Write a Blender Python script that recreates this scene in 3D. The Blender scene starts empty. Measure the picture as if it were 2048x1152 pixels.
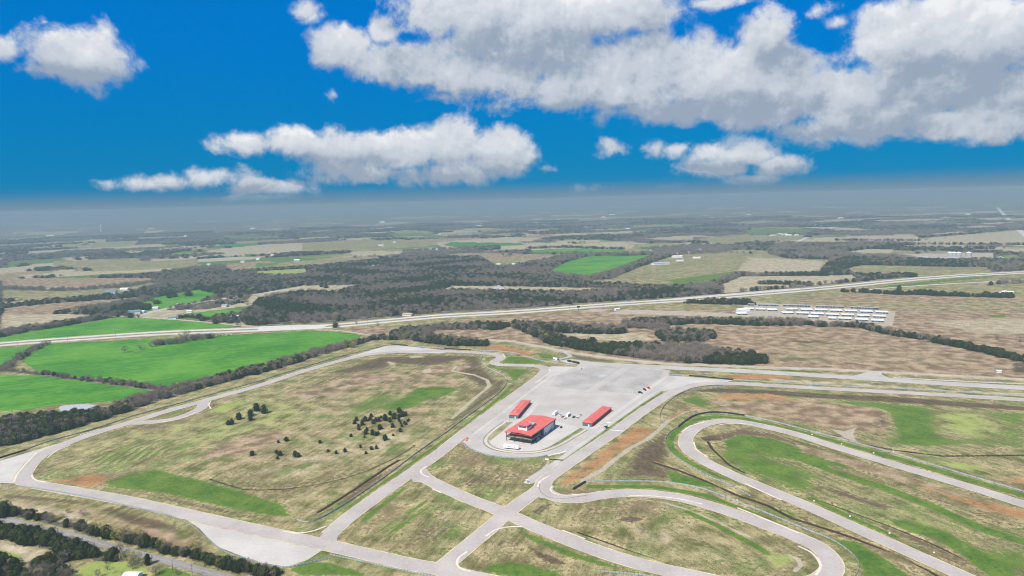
import bpy, bmesh, math, random
import numpy as np
from mathutils import Vector, Matrix
random.seed(7); RNG = np.random.default_rng(7)
SC = bpy.context.scene; COL = SC.collection; PI = math.pi

# ------------------------------------------------------------------ camera (aerial view from 220 m)
CH = 220.0; FPX = 1365.0
RHO = math.atan(0.0254); PITCH = math.atan(176.0*math.cos(RHO)/FPX)
fw = np.array([0, math.cos(PITCH), -math.sin(PITCH)])
r0 = np.array([1.0, 0, 0]); u0 = np.array([0, math.sin(PITCH), math.cos(PITCH)])
rt = math.cos(RHO)*r0 - math.sin(RHO)*u0; up = math.sin(RHO)*r0 + math.cos(RHO)*u0
def ray(x, y):
    d = (x-1024)*rt + (576-y)*up + FPX*fw
    return d/np.linalg.norm(d)
def G(x, y, z=0.0):
    """ground position (metres) surveyed from the photograph"""
    d = ray(x, y); t = (z-CH)/d[2]
    return (d[0]*t, d[1]*t)
def GP(pts): return [G(*p) for p in pts]
cam = bpy.data.cameras.new("camera"); cam.sensor_width = 36; cam.lens = 36*FPX/2048
cam.clip_start = 1; cam.clip_end = 300000
co = bpy.data.objects.new("camera", cam); COL.objects.link(co)
co.matrix_world = Matrix(((rt[0], up[0], -fw[0], 0), (rt[1], up[1], -fw[1], 0), (rt[2], up[2], -fw[2], CH), (0, 0, 0, 1)))
SC.camera = co

# ------------------------------------------------------------------ node helpers
class T:
    def __init__(s, nt): s.t = nt; s.l = nt.links
    def n(s, typ, ins=None, **props):
        nd = s.t.nodes.new(typ)
        for k, v in props.items(): setattr(nd, k, v)
        for k, v in (ins or {}).items(): s.set(nd.inputs[k], v)
        return nd
    def set(s, sock, v):
        if isinstance(v, bpy.types.NodeSocket): s.l.new(v, sock)
        else:
            if sock.type == 'RGBA' and len(v) == 3: v = (*v, 1)
            sock.default_value = v
    def math(s, op, a, b=None, c=None, clamp=False):
        d = {0: a}
        if b is not None: d[1] = b
        if c is not None: d[2] = c
        return s.n('ShaderNodeMath', d, operation=op, use_clamp=clamp).outputs[0]
    def mix(s, f, a, b): return s.n('ShaderNodeMix', {0: f, 6: a, 7: b}, data_type='RGBA').outputs[2]
    def mul(s, f, a, b): return s.n('ShaderNodeMix', {0: f, 6: a, 7: b}, data_type='RGBA', blend_type='MULTIPLY').outputs[2]
    def step(s, v, lo, hi, a=0.0, b=1.0):
        return s.n('ShaderNodeMapRange', {0: v, 1: lo, 2: hi, 3: a, 4: b}, interpolation_type='SMOOTHSTEP').outputs[0]
    def pos(s): return s.n('ShaderNodeNewGeometry').outputs['Position']
    def noise(s, vec, scale, detail=4, rough=.55, dist=0.0):
        return s.n('ShaderNodeTexNoise', {'Vector': vec, 'Scale': scale, 'Detail': detail, 'Roughness': rough, 'Distortion': dist}).outputs['Fac']
    def streak(s, vec, ang, sx, sy, detail=4):
        m = s.n('ShaderNodeMapping', {'Vector': vec, 'Rotation': (0, 0, ang), 'Scale': (1/sx, 1/sy, 1/sx)}, vector_type='TEXTURE')
        return s.noise(m.outputs[0], 1.0, detail)
def mat(name, build, rough=.85, spec=.2, metal=0.0):
    m = bpy.data.materials.new(name); m.use_nodes = True; nt = m.node_tree; nt.nodes.clear(); t = T(nt)
    out = t.n('ShaderNodeOutputMaterial'); b = t.n('ShaderNodeBsdfPrincipled')
    b.inputs['Roughness'].default_value = rough; b.inputs['Specular IOR Level'].default_value = spec
    b.inputs['Metallic'].default_value = metal
    t.set(b.inputs['Base Color'], build(t, b) if callable(build) else build)
    t.l.new(b.outputs[0], out.inputs[0]); return m
def vary(col, k=.25, sc=.3, sc2=4.0, ch=None):
    """base colour with patchy wear"""
    def f(t, b):
        p = t.pos(); n1 = t.noise(p, sc, 5); n2 = t.noise(p, sc2, 3)
        v = t.math('ADD', t.math('MULTIPLY', n1, .65), t.math('MULTIPLY', n2, .35))
        lo = tuple(c*(1-k) for c in col); hi = tuple(min(1, c*(1+k)) for c in col)
        if ch: hi = ch
        return t.mix(t.step(v, .3, .7), lo, hi)
    return f

# ------------------------------------------------------------------ object helpers
def tag(o, label, cat=None, group=None, kind=None):
    o['label'] = label
    if cat: o['category'] = cat
    if group: o['group'] = group
    if kind: o['kind'] = kind
    return o
def mesh(name, V, F, mats, mi=None, smooth=False):
    me = bpy.data.meshes.new(name); me.from_pydata([tuple(map(float, v)) for v in V], [], [tuple(map(int, f)) for f in F])
    for m in (mats if isinstance(mats, (list, tuple)) else [mats]): me.materials.append(m)
    if mi is not None: me.polygons.foreach_set('material_index', mi)
    if smooth: me.polygons.foreach_set('use_smooth', [True]*len(F))
    me.update(); return me
def obj(name, me, parent=None, loc=(0, 0, 0), rz=0.0):
    o = bpy.data.objects.new(name, me); COL.objects.link(o); o.location = loc; o.rotation_euler = (0, 0, rz)
    if parent: o.parent = parent
    return o
def thing(name, label, cat, loc=(0, 0, 0), rz=0.0, group=None):
    return tag(obj(name, None, None, loc, rz), label, cat, group)
class B:
    """collects shaped pieces into one mesh"""
    def __init__(s): s.V = []; s.F = []; s.I = []
    def add(s, V, F, i=0):
        k = len(s.V); s.V += list(V); s.F += [tuple(k+a for a in f) for f in F]; s.I += [i]*len(F); return s
    def box(s, x0, x1, y0, y1, z0, z1, i=0, bev=0.0):
        bm = bmesh.new(); bmesh.ops.create_cube(bm, size=1)
        for v in bm.verts: v.co = Vector(((x0+x1)/2+v.co.x*(x1-x0), (y0+y1)/2+v.co.y*(y1-y0), (z0+z1)/2+v.co.z*(z1-z0)))
        if bev: bmesh.ops.bevel(bm, geom=bm.edges[:], offset=bev, segments=2, affect='EDGES', profile=.6)
        return s.bm(bm, i)
    def bm(s, bm, i=0):
        bm.verts.index_update(); s.add([v.co.copy() for v in bm.verts], [[v.index for v in f.verts] for f in bm.faces], i); bm.free(); return s
    def tube(s, a, b, ra, rb, n=6, i=0):
        a = Vector(a); b = Vector(b); d = (b-a).normalized(); x = d.orthogonal().normalized(); y = d.cross(x)
        V = [p + (x*math.cos(q)+y*math.sin(q))*r for p, r in ((a, ra), (b, rb)) for q in [2*PI*k/n for k in range(n)]]
        F = [(k, (k+1) % n, n+(k+1) % n, n+k) for k in range(n)] + [tuple(range(n))[::-1], tuple(range(n, 2*n))]
        return s.add(V, F, i)
    def lathe(s, prof, n=10, c=(0, 0, 0), i=0):
        V = [(c[0]+r*math.cos(2*PI*k/n), c[1]+r*math.sin(2*PI*k/n), c[2]+z) for r, z in prof for k in range(n)]
        F = [(j*n+k, j*n+(k+1) % n, (j+1)*n+(k+1) % n, (j+1)*n+k) for j in range(len(prof)-1) for k in range(n)]
        F += [tuple(range(n))[::-1], tuple(range((len(prof)-1)*n, len(prof)*n))]
        return s.add(V, F, i)
    def prism(s, prof, y0, y1, i=0):
        """profile in x,z extruded along y"""
        n = len(prof); V = [(x, y0, z) for x, z in prof]+[(x, y1, z) for x, z in prof]
        F = [(k, (k+1) % n, n+(k+1) % n, n+k)[::-1] for k in range(n)] + [tuple(range(n)), tuple(range(n, 2*n))[::-1]]
        return s.add(V, F, i)
    def me(s, name, mats, smooth=False): return mesh(name, s.V, s.F, mats, s.I, smooth)
    def obj(s, name, mats, parent=None, smooth=False): return obj(name, s.me(name, mats, smooth), parent)

# ------------------------------------------------------------------ land cover survey (photo pixels -> ground)
CLS = ['grass', 'green', 'lime', 'dark', 'rust', 'pale', 'wood', 'tan', 'brown', 'crop', 'ditch']
CI = {c: i for i, c in enumerate(CLS)}
OPS = []
def P(c, pts, soft=3.0, amt=1.0): OPS.append((CI[c], 'p', np.array(GP(pts)), soft, amt))
def PW(c, pts, soft=3.0, amt=1.0): OPS.append((CI[c], 'p', np.array(pts), soft, amt))
def S(c, pts, w, soft=2.0, amt=1.0): OPS.append((CI[c], 's', np.array(GP(pts)), soft, amt, w))
def segdist(X, Y, a, b):
    dx, dy = b-a; L = dx*dx+dy*dy+1e-9
    t = np.clip(((X-a[0])*dx+(Y-a[1])*dy)/L, 0, 1)
    return (X-a[0]-t*dx)**2+(Y-a[1]-t*dy)**2
def mask(op, X, Y):
    pts = op[2]; soft = op[3]; n = len(pts)
    if op[1] == 's':
        d = np.full(X.shape, 1e18)
        for k in range(n-1): d = np.minimum(d, segdist(X, Y, pts[k], pts[k+1]))
        sd = op[5]/2-np.sqrt(d)
    else:
        d = np.full(X.shape, 1e18); ins = np.zeros(X.shape, bool)
        for k in range(n):
            a = pts[k]; b = pts[(k+1) % n]; d = np.minimum(d, segdist(X, Y, a, b))
            c = (a[1] > Y) != (b[1] > Y)
            with np.errstate(divide='ignore', invalid='ignore'): xi = (b[0]-a[0])*(Y-a[1])/(b[1]-a[1])+a[0]
            ins ^= c & (X < xi)
        sd = np.sqrt(d)*np.where(ins, 1, -1)
    q = np.clip(sd/soft*.5+.5, 0, 1)
    return q*q*(3-2*q)*op[4]
def cover(X, Y):
    W = np.zeros((len(CLS), len(X))); W[0] = 1
    for op in OPS:
        m = op[3]+(op[5] if op[1] == 's' else 0)
        lo = op[2].min(0)-m; hi = op[2].max(0)+m
        ii = np.nonzero((X > lo[0]) & (X < hi[0]) & (Y > lo[1]) & (Y < hi[1]))[0]
        if len(ii) == 0: continue
        w = mask(op, X[ii], Y[ii]); W[:, ii] *= 1-w; W[op[0], ii] += w
    return W

HWY = [(-120, 702), (0, 689), (175, 676), (312, 667), (512, 659), (662, 652), (762, 643), (887, 632), (1024, 624.5), (1124, 617), (1199, 611), (1274, 606), (1366, 600), (1450, 593), (1536, 586), (1661, 575), (1786, 562.5), (1911, 552), (2048, 545), (2200, 538)]
WOODS = []      # (ground pts, stroke width or None, juniper share, budding share, density, height, description)
def WD(pts, w, jun, bud, dens, hgt, desc, ground=True):
    WOODS.append((np.array(GP(pts)), w, jun, bud, dens, hgt, desc))
    if ground:
        if w: S('wood', pts, w*.8, 3)
        else: P('wood', pts, 4 if pts[0][1] < 900 else 1.5)
# 1 everything beyond the highway starts as woodland
far = [G(*p) for p in HWY]
PW('wood', [(-90000, 700)] + far + [(90000, 2600), (90000, 90000), (-90000, 90000)], 8)
# 2 far patchwork of farm fields
FR = random.Random(11)
for k in range(780):
    d = 2700*(6.5**FR.random()); az = math.radians(FR.uniform(-41, 41)); th = math.radians(24)+FR.choice([0, 0, PI/2])+FR.gauss(0, .09)
    a = FR.uniform(90, 300)*(1+d/14000); b = FR.uniform(50, 150)*(1+d/12000); cx, cy = d*math.sin(az), d*math.cos(az)
    q = [(cx+u*a*math.cos(th)-v*b*math.sin(th), cy+u*a*math.sin(th)+v*b*math.cos(th)) for u, v in ((-1, -1), (FR.uniform(-.2, .2), -1.1), (1, -1), (1, FR.uniform(.5, 1)), (0, 1), (-1, FR.uniform(.6, 1)))]
    if k % 5: q = [(cx+(u-cx)*.55, cy+(w_-cy)*.55) for u, w_ in q]
    PW(FR.choices(['tan', 'grass', 'green', 'crop', 'brown', 'pale'], [4, 4.5, 2.2, .3, 1.2, .4])[0], q, 6, FR.uniform(.55, 1))
# 3 surveyed fields beyond the highway
P('tan', [(410, 502), (512, 490), (605, 486), (604, 506), (450, 509)], 8)
P('grass', [(605, 486), (730, 478), (800, 484), (880, 482), (860, 492), (700, 503), (604, 507)], 8)
P('grass', [(105, 522), (282, 516), (278, 530), (180, 539), (112, 536)], 8, .9)
P('brown', [(0, 560), (60, 556), (300, 556), (320, 562), (150, 580), (0, 575)], 10, .75)
P('grass', [(0, 580), (140, 582), (250, 575), (300, 566), (330, 566), (250, 590), (120, 600), (0, 602)], 10, .8)
P('pale', [(0, 605), (92, 597), (85, 604), (0, 612)], 4)
P('pale', [(90, 576), (118, 572), (120, 578), (98, 580)], 4)
P('brown', [(0, 617), (100, 607), (230, 598), (300, 592), (240, 612), (130, 624), (0, 640)], 10, .75)
P('tan', [(0, 630), (130, 628), (220, 631), (170, 640), (90, 652), (20, 661), (0, 664)], 6)
P('green', [(512, 527), (560, 525), (550, 530), (512, 535)], 6)
P('lime', [(512, 543), (614, 537), (614, 549), (560, 552), (514, 550)], 5)
P('tan', [(490, 600), (512, 588), (607, 571), (724, 570), (700, 578), (672, 585), (607, 583), (540, 592), (500, 604)], 5)
P('tan', [(877, 582), (902, 571), (1024, 573), (1236, 577), (1150, 586), (1024, 584)], 4)
P('grass', [(1190, 568), (1270, 557), (1160, 561), (1080, 562), (1080, 566)], 4, .8)
P('tan', [(870, 485), (902, 482), (1010, 474), (1100, 476), (1030, 486), (890, 498)], 6)
P('crop', [(884, 490), (902, 484), (1040, 486), (1060, 491), (920, 496)], 6, .7)
P('tan', [(1000, 492), (1105, 487), (1270, 489), (1262, 497), (1000, 503)], 6)
P('brown', [(1024, 508), (1110, 509), (1174, 511), (1130, 522), (1024, 524)], 6)
P('grass', [(960, 525), (1024, 515), (1075, 515), (1040, 535), (980, 532)], 6)
P('grass', [(1199, 568), (1274, 536), (1349, 510), (1420, 506), (1536, 508), (1660, 519), (1640, 547), (1536, 550), (1482, 547), (1440, 562), (1400, 573), (1290, 573)], 6)
P('green', [(1330, 560), (1480, 540), (1490, 546), (1440, 562), (1400, 572), (1350, 572)], 18, .6)
P('tan', [(1500, 515), (1650, 522), (1640, 545), (1510, 548), (1470, 546)], 20, .8)
P('tan', [(1470, 553), (1660, 551), (1705, 550), (1720, 560), (1640, 569), (1536, 578), (1450, 586), (1440, 570)], 6)
P('grass', [(1686, 536), (1726, 530), (1976, 535), (1984, 544), (1861, 553), (1706, 549)], 5)
P('tan', [(1621, 476), (1823, 469), (1853, 481), (1850, 486), (1640, 482)], 6)
P('tan', [(1858, 476), (2033, 460), (2120, 466), (2120, 492), (1848, 491)], 6)
P('grass', [(1380, 480), (1460, 471), (1620, 470), (1590, 480), (1540, 485), (1400, 484)], 6)
P('green', [(1480, 462), (1536, 455), (1630, 460), (1620, 468), (1500, 470)], 6, .7)
P('tan', [(1660, 496), (1785, 499), (1780, 506), (1700, 506)], 6)
P('pale', [(1790, 508), (1990, 505), (1990, 519), (1850, 522)], 8, .8)
P('grass', [(1680, 572), (1800, 580), (2048, 590), (2120, 590), (2120, 560), (1961, 563)], 5)
P('green', [(1743, 577), (1786, 570), (1911, 557), (1990, 551), (1990, 554), (1911, 561), (1800, 574)], 4)
P('green', [(300, 640), (420, 618), (520, 610), (520, 618), (470, 628), (400, 642)], 5)
P('tan', [(260, 628), (300, 622), (420, 618), (520, 600), (520, 608), (420, 622), (345, 638), (270, 634)], 5)
P('pale', [(470, 640), (530, 640), (560, 648), (500, 652), (460, 648)], 6, .6)
FIELDS = (
    ([(45, 722), (60, 708), (95, 688), (175, 684), (312, 678), (425, 673), (512, 667), (624, 661.5), (690, 665), (724, 671), (712, 680), (687, 684), (640, 700), (587, 712), (512, 731), (440, 752), (395, 767), (325, 772), (250, 764), (175, 755), (110, 748), (75, 742)], 'largest bright green field of young wheat beside the track'),
    ([(-60, 690), (0, 675), (75, 661), (175, 645), (237, 634), (350, 640), (475, 652), (437, 659), (325, 666), (175, 672.5), (0, 684.5), (-60, 691)], 'bright green field above the highway'),
    ([(-60, 748), (0, 751), (75, 751), (175, 764), (250, 774), (322, 785), (285, 790), (240, 800), (180, 806), (125, 808), (60, 818), (0, 823), (-60, 828)], 'bright green field below the dividing hedgerow'),
    ([(-60, 702), (0, 697), (80, 689), (50, 704), (22, 723), (5, 739), (-60, 742)], 'small bright green field at the hedge corner'),
    ([(225, 613), (297, 598), (337, 590), (420, 575), (467, 568), (510, 572), (512, 579), (440, 591), (400, 604), (340, 618), (300, 625), (262, 630), (232, 629)], 'green strip field above the pale airstrip'),
    ([(137, 623), (180, 616), (222, 614), (235, 625), (180, 626)], 'thin green field beside the dark clump'),
    ([(370, 628), (420, 622), (462, 619), (490, 620), (455, 630), (412, 637), (385, 634)], 'narrow green field beside the farm road'),
    ([(1062, 501), (1129, 497), (1200, 498), (1254, 502), (1244, 507), (1062, 507.5)], 'long flat green field far beyond the wood'),
    ([(1090, 549), (1130, 525), (1174, 513), (1312, 510.5), (1266, 528), (1203, 556), (1166, 554)], 'green field beside the diagonal hedgerow'))
for pts, lab in FIELDS: P('crop', pts, 2)
# 4 brown grassland between highway and track
P('brown', [(640, 657), (780, 655), (1000, 636), (1190, 621), (1290, 612), (1480, 616), (1700, 588), (2120, 596), (2120, 765), (1800, 747), (1536, 737), (1270, 722), (1180, 707), (1100, 692), (1000, 682), (860, 674), (740, 672)], 6)
P('grass', [(1120, 622), (1290, 610), (1490, 606), (1480, 618), (1290, 620)], 8, .9)
P('grass', [(1500, 604), (1700, 596), (2120, 600), (2120, 622), (1900, 625), (1790, 622), (1700, 612)], 20, .6)
P('tan', [(1820, 640), (2120, 632), (2120, 670), (1960, 670)], 25, .7)
P('tan', [(1500, 690), (1700, 680), (1950, 715), (2010, 740), (1800, 735), (1560, 720)], 30, .5)
P('tan', [(1130, 668), (1200, 662), (1290, 668), (1310, 680), (1250, 684), (1160, 678)], 8, .9)
P('tan', [(1320, 655), (1400, 650), (1440, 660), (1400, 668), (1350, 662)], 10, .5)
P('dark', [(1540, 682), (1620, 678), (1700, 685), (1620, 688)], 10, .6)
P('dark', [(1540, 712), (1640, 716), (1640, 728), (1540, 726)], 15, .5)
P('dark', [(2010, 715), (2120, 725), (2120, 752), (2020, 745)], 10, .7)
P('green', [(1974, 630), (2010, 628), (2015, 635), (1980, 634)], 8)
P('pale', [(1475, 633), (1482, 618), (1500, 604), (1792, 622), (1785, 653), (1690, 650), (1620, 642)], 3)
P('pale', [(1210, 628), (1250, 619), (1420, 624), (1480, 628), (1470, 634), (1330, 630)], 4)
P('pale', [(1150, 622), (1190, 616), (1220, 619), (1200, 625)], 4, .7)
# 5 woods and hedgerows
WD([(500, 650), (560, 648), (687, 638), (812, 630), (1000, 611), (1060, 610), (1180, 603), (1300, 595), (1400, 586), (1450, 580), (1440, 572), (1290, 575), (1160, 588), (1024, 587), (880, 584), (900, 572), (1000, 571), (1199, 566), (1120, 555), (1010, 545), (960, 515), (850, 515), (700, 525), (620, 550), (560, 558), (735, 572), (670, 588), (600, 586), (520, 602), (480, 640)], None, .55, .02, 1.0, 8.5, 'in the mixed wood beyond the highway')
WD([(0, 895), (60, 882), (120, 864), (200, 842), (270, 818), (330, 798), (400, 778), (480, 757), (560, 737), (620, 717), (690, 697), (740, 683), (745, 679), (690, 690), (620, 707), (560, 725), (470, 747), (400, 766), (325, 785), (260, 803), (205, 825), (130, 832), (60, 836), (0, 842)], None, .33, .05, 1.5, 8.0, 'in the belt between green fields and outer track')
WD([(-60, 905), (0, 893), (60, 880), (100, 868), (90, 845), (0, 850), (-60, 860)], None, .5, .02, .8, 8.0, 'in the dense end of the belt beside the outer track')
WD([(78, 748), (125, 755), (175, 761), (250, 770), (325, 779), (362, 780)], 13, .17, .04, 1.5, 6.5, 'in the hedgerow dividing the two green fields')
WD([(8, 741), (30, 722), (60, 703), (92, 690)], 16, .06, 0, 1.5, 6.5, 'in the hedgerow climbing to the highway')
WD([(5, 743), (35, 743), (70, 747)], 10, .1, 0, 1.2, 5.5, 'in the hedge corner of the green fields')
WD([(317, 690), (352, 687), (384, 681), (421, 676)], 20, .05, 0, 1.5, 9.0, 'in the thicket on the green field by the highway')
WD([(0, 673), (50, 661), (100, 655), (175, 642), (237, 630)], 28, .1, .02, 1.3, 9, 'in the hedgerow behind the upper green field')
WD([(235, 617), (262, 610), (300, 612), (298, 620), (245, 626)], None, .9, 0, 1.4, 8, 'in the dark clump by the white farmhouse')
WD([(363, 636), (380, 634), (412, 639)], 12, .95, 0, 2, 6, 'in the clipped row beside the farm road')
WD([(430, 634), (450, 632), (470, 640), (450, 645)], None, .5, 0, 1, 7, 'around the small white house by the highway')
WD([(130, 622), (230, 608), (300, 596), (305, 602), (240, 618), (160, 630)], None, .1, .05, 1, 8, 'in the bare wood above the green field')
WD([(375, 612), (420, 602), (480, 596), (500, 604), (440, 612), (390, 620)], None, .5, .03, .3, 6, 'in the trees beside the pale airstrip')
WD([(400, 580), (470, 567), (560, 556), (600, 560), (520, 573), (440, 590)], None, .6, .0, 1, 8, 'in the wood above the green strip field')
WD([(795, 660), (850, 655), (980, 648), (1024, 652), (1000, 660), (870, 660), (862, 672), (975, 686), (970, 692), (880, 690), (812, 680), (735, 681), (780, 672)], None, .5, .02, 1.1, 8, 'in the wood between highway and track corner')
WD([(860, 676), (905, 684), (975, 688), (975, 693), (890, 692)], None, .95, 0, 1.4, 8, 'in the dark clump behind the track corner')
WD([(1024, 646), (1120, 652), (1250, 656), (1250, 668), (1180, 668), (1120, 666), (1060, 662), (1024, 658)], None, .5, 0, 1.3, 9, 'in the ragged strip across the brown clearing')
WD([(1040, 663), (1065, 672), (1100, 690), (1180, 703), (1270, 716), (1360, 726), (1480, 731), (1530, 727), (1532, 716), (1440, 702), (1370, 691), (1300, 691), (1200, 691), (1150, 683), (1110, 672), (1075, 662)], None, .46, .02, 1.4, 8.5, 'in the large wood behind the paddock')
WD([(1240, 655), (1310, 660), (1312, 672), (1330, 684), (1400, 686), (1432, 676), (1430, 668), (1380, 663), (1345, 659), (1320, 652), (1400, 648), (1530, 652), (1610, 652), (1610, 644), (1500, 641), (1300, 640), (1250, 645)], None, .55, .03, 1.3, 8.5, 'in the wood below the storage sheds')
WD([(1590, 645), (1640, 652), (1720, 653), (1780, 668), (1850, 679), (1920, 693), (2000, 711), (2060, 724), (2120, 735)], 24, .72, 0, 1.4, 8.5, 'in the tree line crossing the brown field')
WD([(1690, 584), (1740, 586), (1800, 589)], 14, .85, 0, 1.8, 8, 'in the windbreak south of the highway')
WD([(1804, 589), (1860, 590)], 14, .95, 0, 1.8, 9, 'in the windbreak south of the highway')
WD([(1865, 591), (1940, 593), (2022, 595)], 14, .97, 0, 1.8, 9, 'in the windbreak south of the highway')
WD([(1640, 549), (1655, 532), (1695, 517), (1800, 520), (1980, 528), (1980, 533), (1726, 530), (1690, 537), (1700, 547), (1660, 549)], None, .8, 0, 1.0, 10, 'in the dark wood north of the highway')
for a, b in ((1536, 1612), (1617, 1650)): WD([(a, 551), (b, 551)], 16, .98, 0, 1.6, 9, 'in the straight row north of the highway')
for a, b, yy in ((1520, 1563, 568), (1570, 1594, 569), (1600, 1620, 570)): WD([(a, yy), (b, yy)], 16, .95, 0, 1.5, 8, 'in the short row by the highway houses')
WD([(1785, 553), (1800, 551), (1830, 554)], 22, .3, 0, 1.3, 9, 'in the round clump on the pale field')
for a, b, yy in ((1690, 1780, 494.5), (1795, 1990, 497), (1840, 2060, 489), (1675, 1850, 481)): WD([(a, yy), (b, yy+1)], 20, .8, 0, .5, 9, 'in the far farm windbreaks')
WD([(1536, 500), (1570, 487), (1650, 490), (1760, 487), (1840, 489), (1760, 495), (1680, 505), (1690, 514), (1650, 519), (1575, 517), (1536, 508)], None, .25, .05, .9, 10, 'in the pale grey wood beyond the fields')
WD([(1174, 561), (1230, 544), (1290, 526), (1345, 508)], 34, .1, .02, 1.0, 9, 'in the diagonal hedgerow between two fields')
WD([(1400, 577), (1440, 565), (1482, 549)], 34, .25, .05, 1.0, 9, 'in the hedgerow beside the highway field')
WD([(1366, 607), (1390, 600), (1500, 603), (1512, 610), (1440, 609)], None, .9, 0, 1.3, 8, 'in the low dark wood by the storage sheds')
WD([(1062, 497), (1130, 495), (1250, 499)], 24, .4, 0, .6, 9, 'in the row behind the bright far field')
WD([(1096, 546), (1140, 553), (1180, 556), (1150, 566), (1080, 566), (1024, 560), (1000, 545), (1060, 535), (1140, 521), (1170, 512), (1130, 512), (1060, 528), (1000, 536), (1010, 556)], None, .15, .02, .8, 9, 'in the bare wood around the green field')
WD([(1980, 530), (2048, 528), (2100, 532), (2100, 540), (1985, 543)], None, .2, .05, .7, 9, 'in the trees by the far highway')
WD([(1980, 570), (2010, 567), (2060, 566)], 20, .1, 0, .7, 10, 'in the loose group by the frontage road')
# foreground belt and corner
WD([(0, 1026), (30, 1034), (75, 1042), (105, 1050), (150, 1062), (200, 1074), (250, 1086), (290, 1097), (340, 1110), (400, 1122), (450, 1139), (500, 1150), (540, 1160), (560, 1152), (500, 1138), (440, 1122), (390, 1110), (330, 1095), (270, 1080), (200, 1062), (150, 1052), (90, 1036), (40, 1024), (0, 1016)], None, .36, .17, 1.35, 6.5, 'in the belt along the country road')
WD([(-40, 1052), (0, 1058), (60, 1066), (110, 1074), (150, 1090), (190, 1104), (197, 1116), (150, 1120), (130, 1106), (95, 1098), (50, 1091), (0, 1076), (-40, 1070)], None, .93, .0, 1.7, 6.5, 'in the dark thicket south of the country road')
WD([(150, 1095), (132, 1112), (85, 1122), (62, 1136), (80, 1144), (115, 1138), (145, 1118)], None, .85, .05, 1.4, 6.5, 'in the dark thicket beside the bare clearing')
WD([(-30, 1122), (0, 1120), (25, 1124), (40, 1140), (36, 1165), (-30, 1165)], None, .8, .08, 1.2, 6, 'in the corner thicket near the lawn')
WD([(45, 1165), (60, 1144), (100, 1136), (140, 1142), (148, 1165)], None, .15, .12, 1.5, 6.5, 'in the bare brush beside the lawn')
WD([(180, 1112), (215, 1116), (250, 1122), (235, 1128), (190, 1122)], None, .2, .1, .8, 5.5, 'beside the lawn and the country road')
# 6 track infield: broad cover first, then the separate patches
P('brown', [(560, 830), (690, 770), (760, 730), (900, 712), (960, 760), (900, 800), (880, 850), (820, 850), (700, 835), (600, 850)], 40, .42)
P('brown', [(420, 900), (520, 860), (640, 850), (840, 860), (800, 910), (690, 955), (560, 965), (450, 950), (380, 930)], 30, .38)
P('dark', [(1400, 870), (1500, 865), (1700, 915), (2060, 1020), (2060, 1170), (1960, 1140), (1700, 1030), (1500, 955), (1420, 905)], 20, .32)
P('green', [(1420, 885), (1540, 905), (1800, 990), (2060, 1080), (2060, 1160), (1800, 1060), (1560, 970), (1440, 920)], 25, .4)
P('dark', [(1180, 960), (1300, 955), (1400, 975), (1520, 1020), (1640, 1070), (1740, 1110), (1860, 1160), (1800, 1110), (1640, 1040), (1460, 975), (1360, 930), (1300, 940)], 10, .35)
P('dark', [(1400, 790), (1540, 790), (1760, 805), (2060, 830), (2060, 940), (1900, 930), (1740, 885), (1600, 850), (1500, 825), (1400, 820)], 25, .3)
P('brown', [(20, 985), (120, 1000), (260, 1025), (360, 1060), (420, 1110), (520, 1145), (420, 1130), (280, 1085), (140, 1045), (0, 1015)], 8, .5)
P('dark', [(1230, 930), (1290, 880), (1330, 860), (1325, 835), (1340, 800), (1380, 785), (1400, 800), (1360, 830), (1345, 850), (1330, 890), (1345, 930), (1400, 975), (1300, 955), (1200, 955)], 12, .38)
P('brown', [(1400, 800), (1480, 790), (1640, 800), (1700, 830), (1640, 850), (1530, 835), (1430, 815)], 16, .6)
P('dark', [(1430, 870), (1480, 855), (1560, 868), (1700, 908), (1860, 958), (2060, 1015), (2060, 1030), (1850, 978), (1690, 930), (1560, 885), (1440, 880)], 8, .4)
P('dark', [(1500, 960), (1640, 1000), (1800, 1060), (1960, 1130), (1900, 1130), (1760, 1065), (1600, 1000)], 8, .35)
P('dark', [(640, 1150), (720, 1080), (760, 1060), (830, 1080), (900, 1100), (860, 1118), (740, 1100)], 12, .0)
P('dark', [(1060, 1025), (1150, 1010), (1250, 1005), (1350, 1020), (1440, 1060), (1480, 1100), (1400, 1090), (1250, 1060), (1120, 1050)], 18, .3)
P('dark', [(640, 1150), (720, 1085), (840, 1060), (930, 1040), (900, 1085), (850, 1115), (700, 1095)], 14, .3)
P('dark', [(880, 930), (960, 935), (1050, 945), (1040, 985), (960, 985)], 14, .3)
P('dark', [(640, 1040), (560, 1040), (450, 1015), (300, 985), (240, 980), (400, 1020), (560, 1050)], 6, .5)
P('dark', [(420, 955), (560, 965), (700, 940), (830, 880), (800, 915), (690, 970), (560, 990), (450, 975)], 10, .45)
P('lime', [(90, 950), (150, 890), (420, 820), (560, 790), (690, 800), (600, 880), (420, 900), (350, 950), (200, 960)], 40, .35)
P('tan', [(480, 960), (560, 900), (700, 860), (830, 850), (850, 880), (740, 935), (600, 965)], 25, .35)
P('green', [(212, 964), (262, 949), (312, 941), (362, 954), (400, 961), (512, 994), (560, 1010), (575, 1032), (512, 1026), (425, 1006), (325, 984), (237, 974)], 9)
P('green', [(762, 815), (812, 795), (834, 777), (874, 774), (917, 777), (887, 792), (849, 800), (824, 815), (774, 820)], 8)
P('green', [(690, 815), (762, 780), (812, 790), (760, 822), (700, 832)], 22, .55)
P('green', [(160, 930), (200, 900), (260, 890), (360, 895), (330, 930), (230, 945)], 25, .4)
P('dark', [(800, 930), (862, 880), (905, 840), (940, 808), (985, 772), (1010, 755), (1005, 780), (975, 802), (912, 848), (862, 885), (700, 1005), (640, 1035), (645, 1022), (720, 965)], 9, .58)
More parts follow.
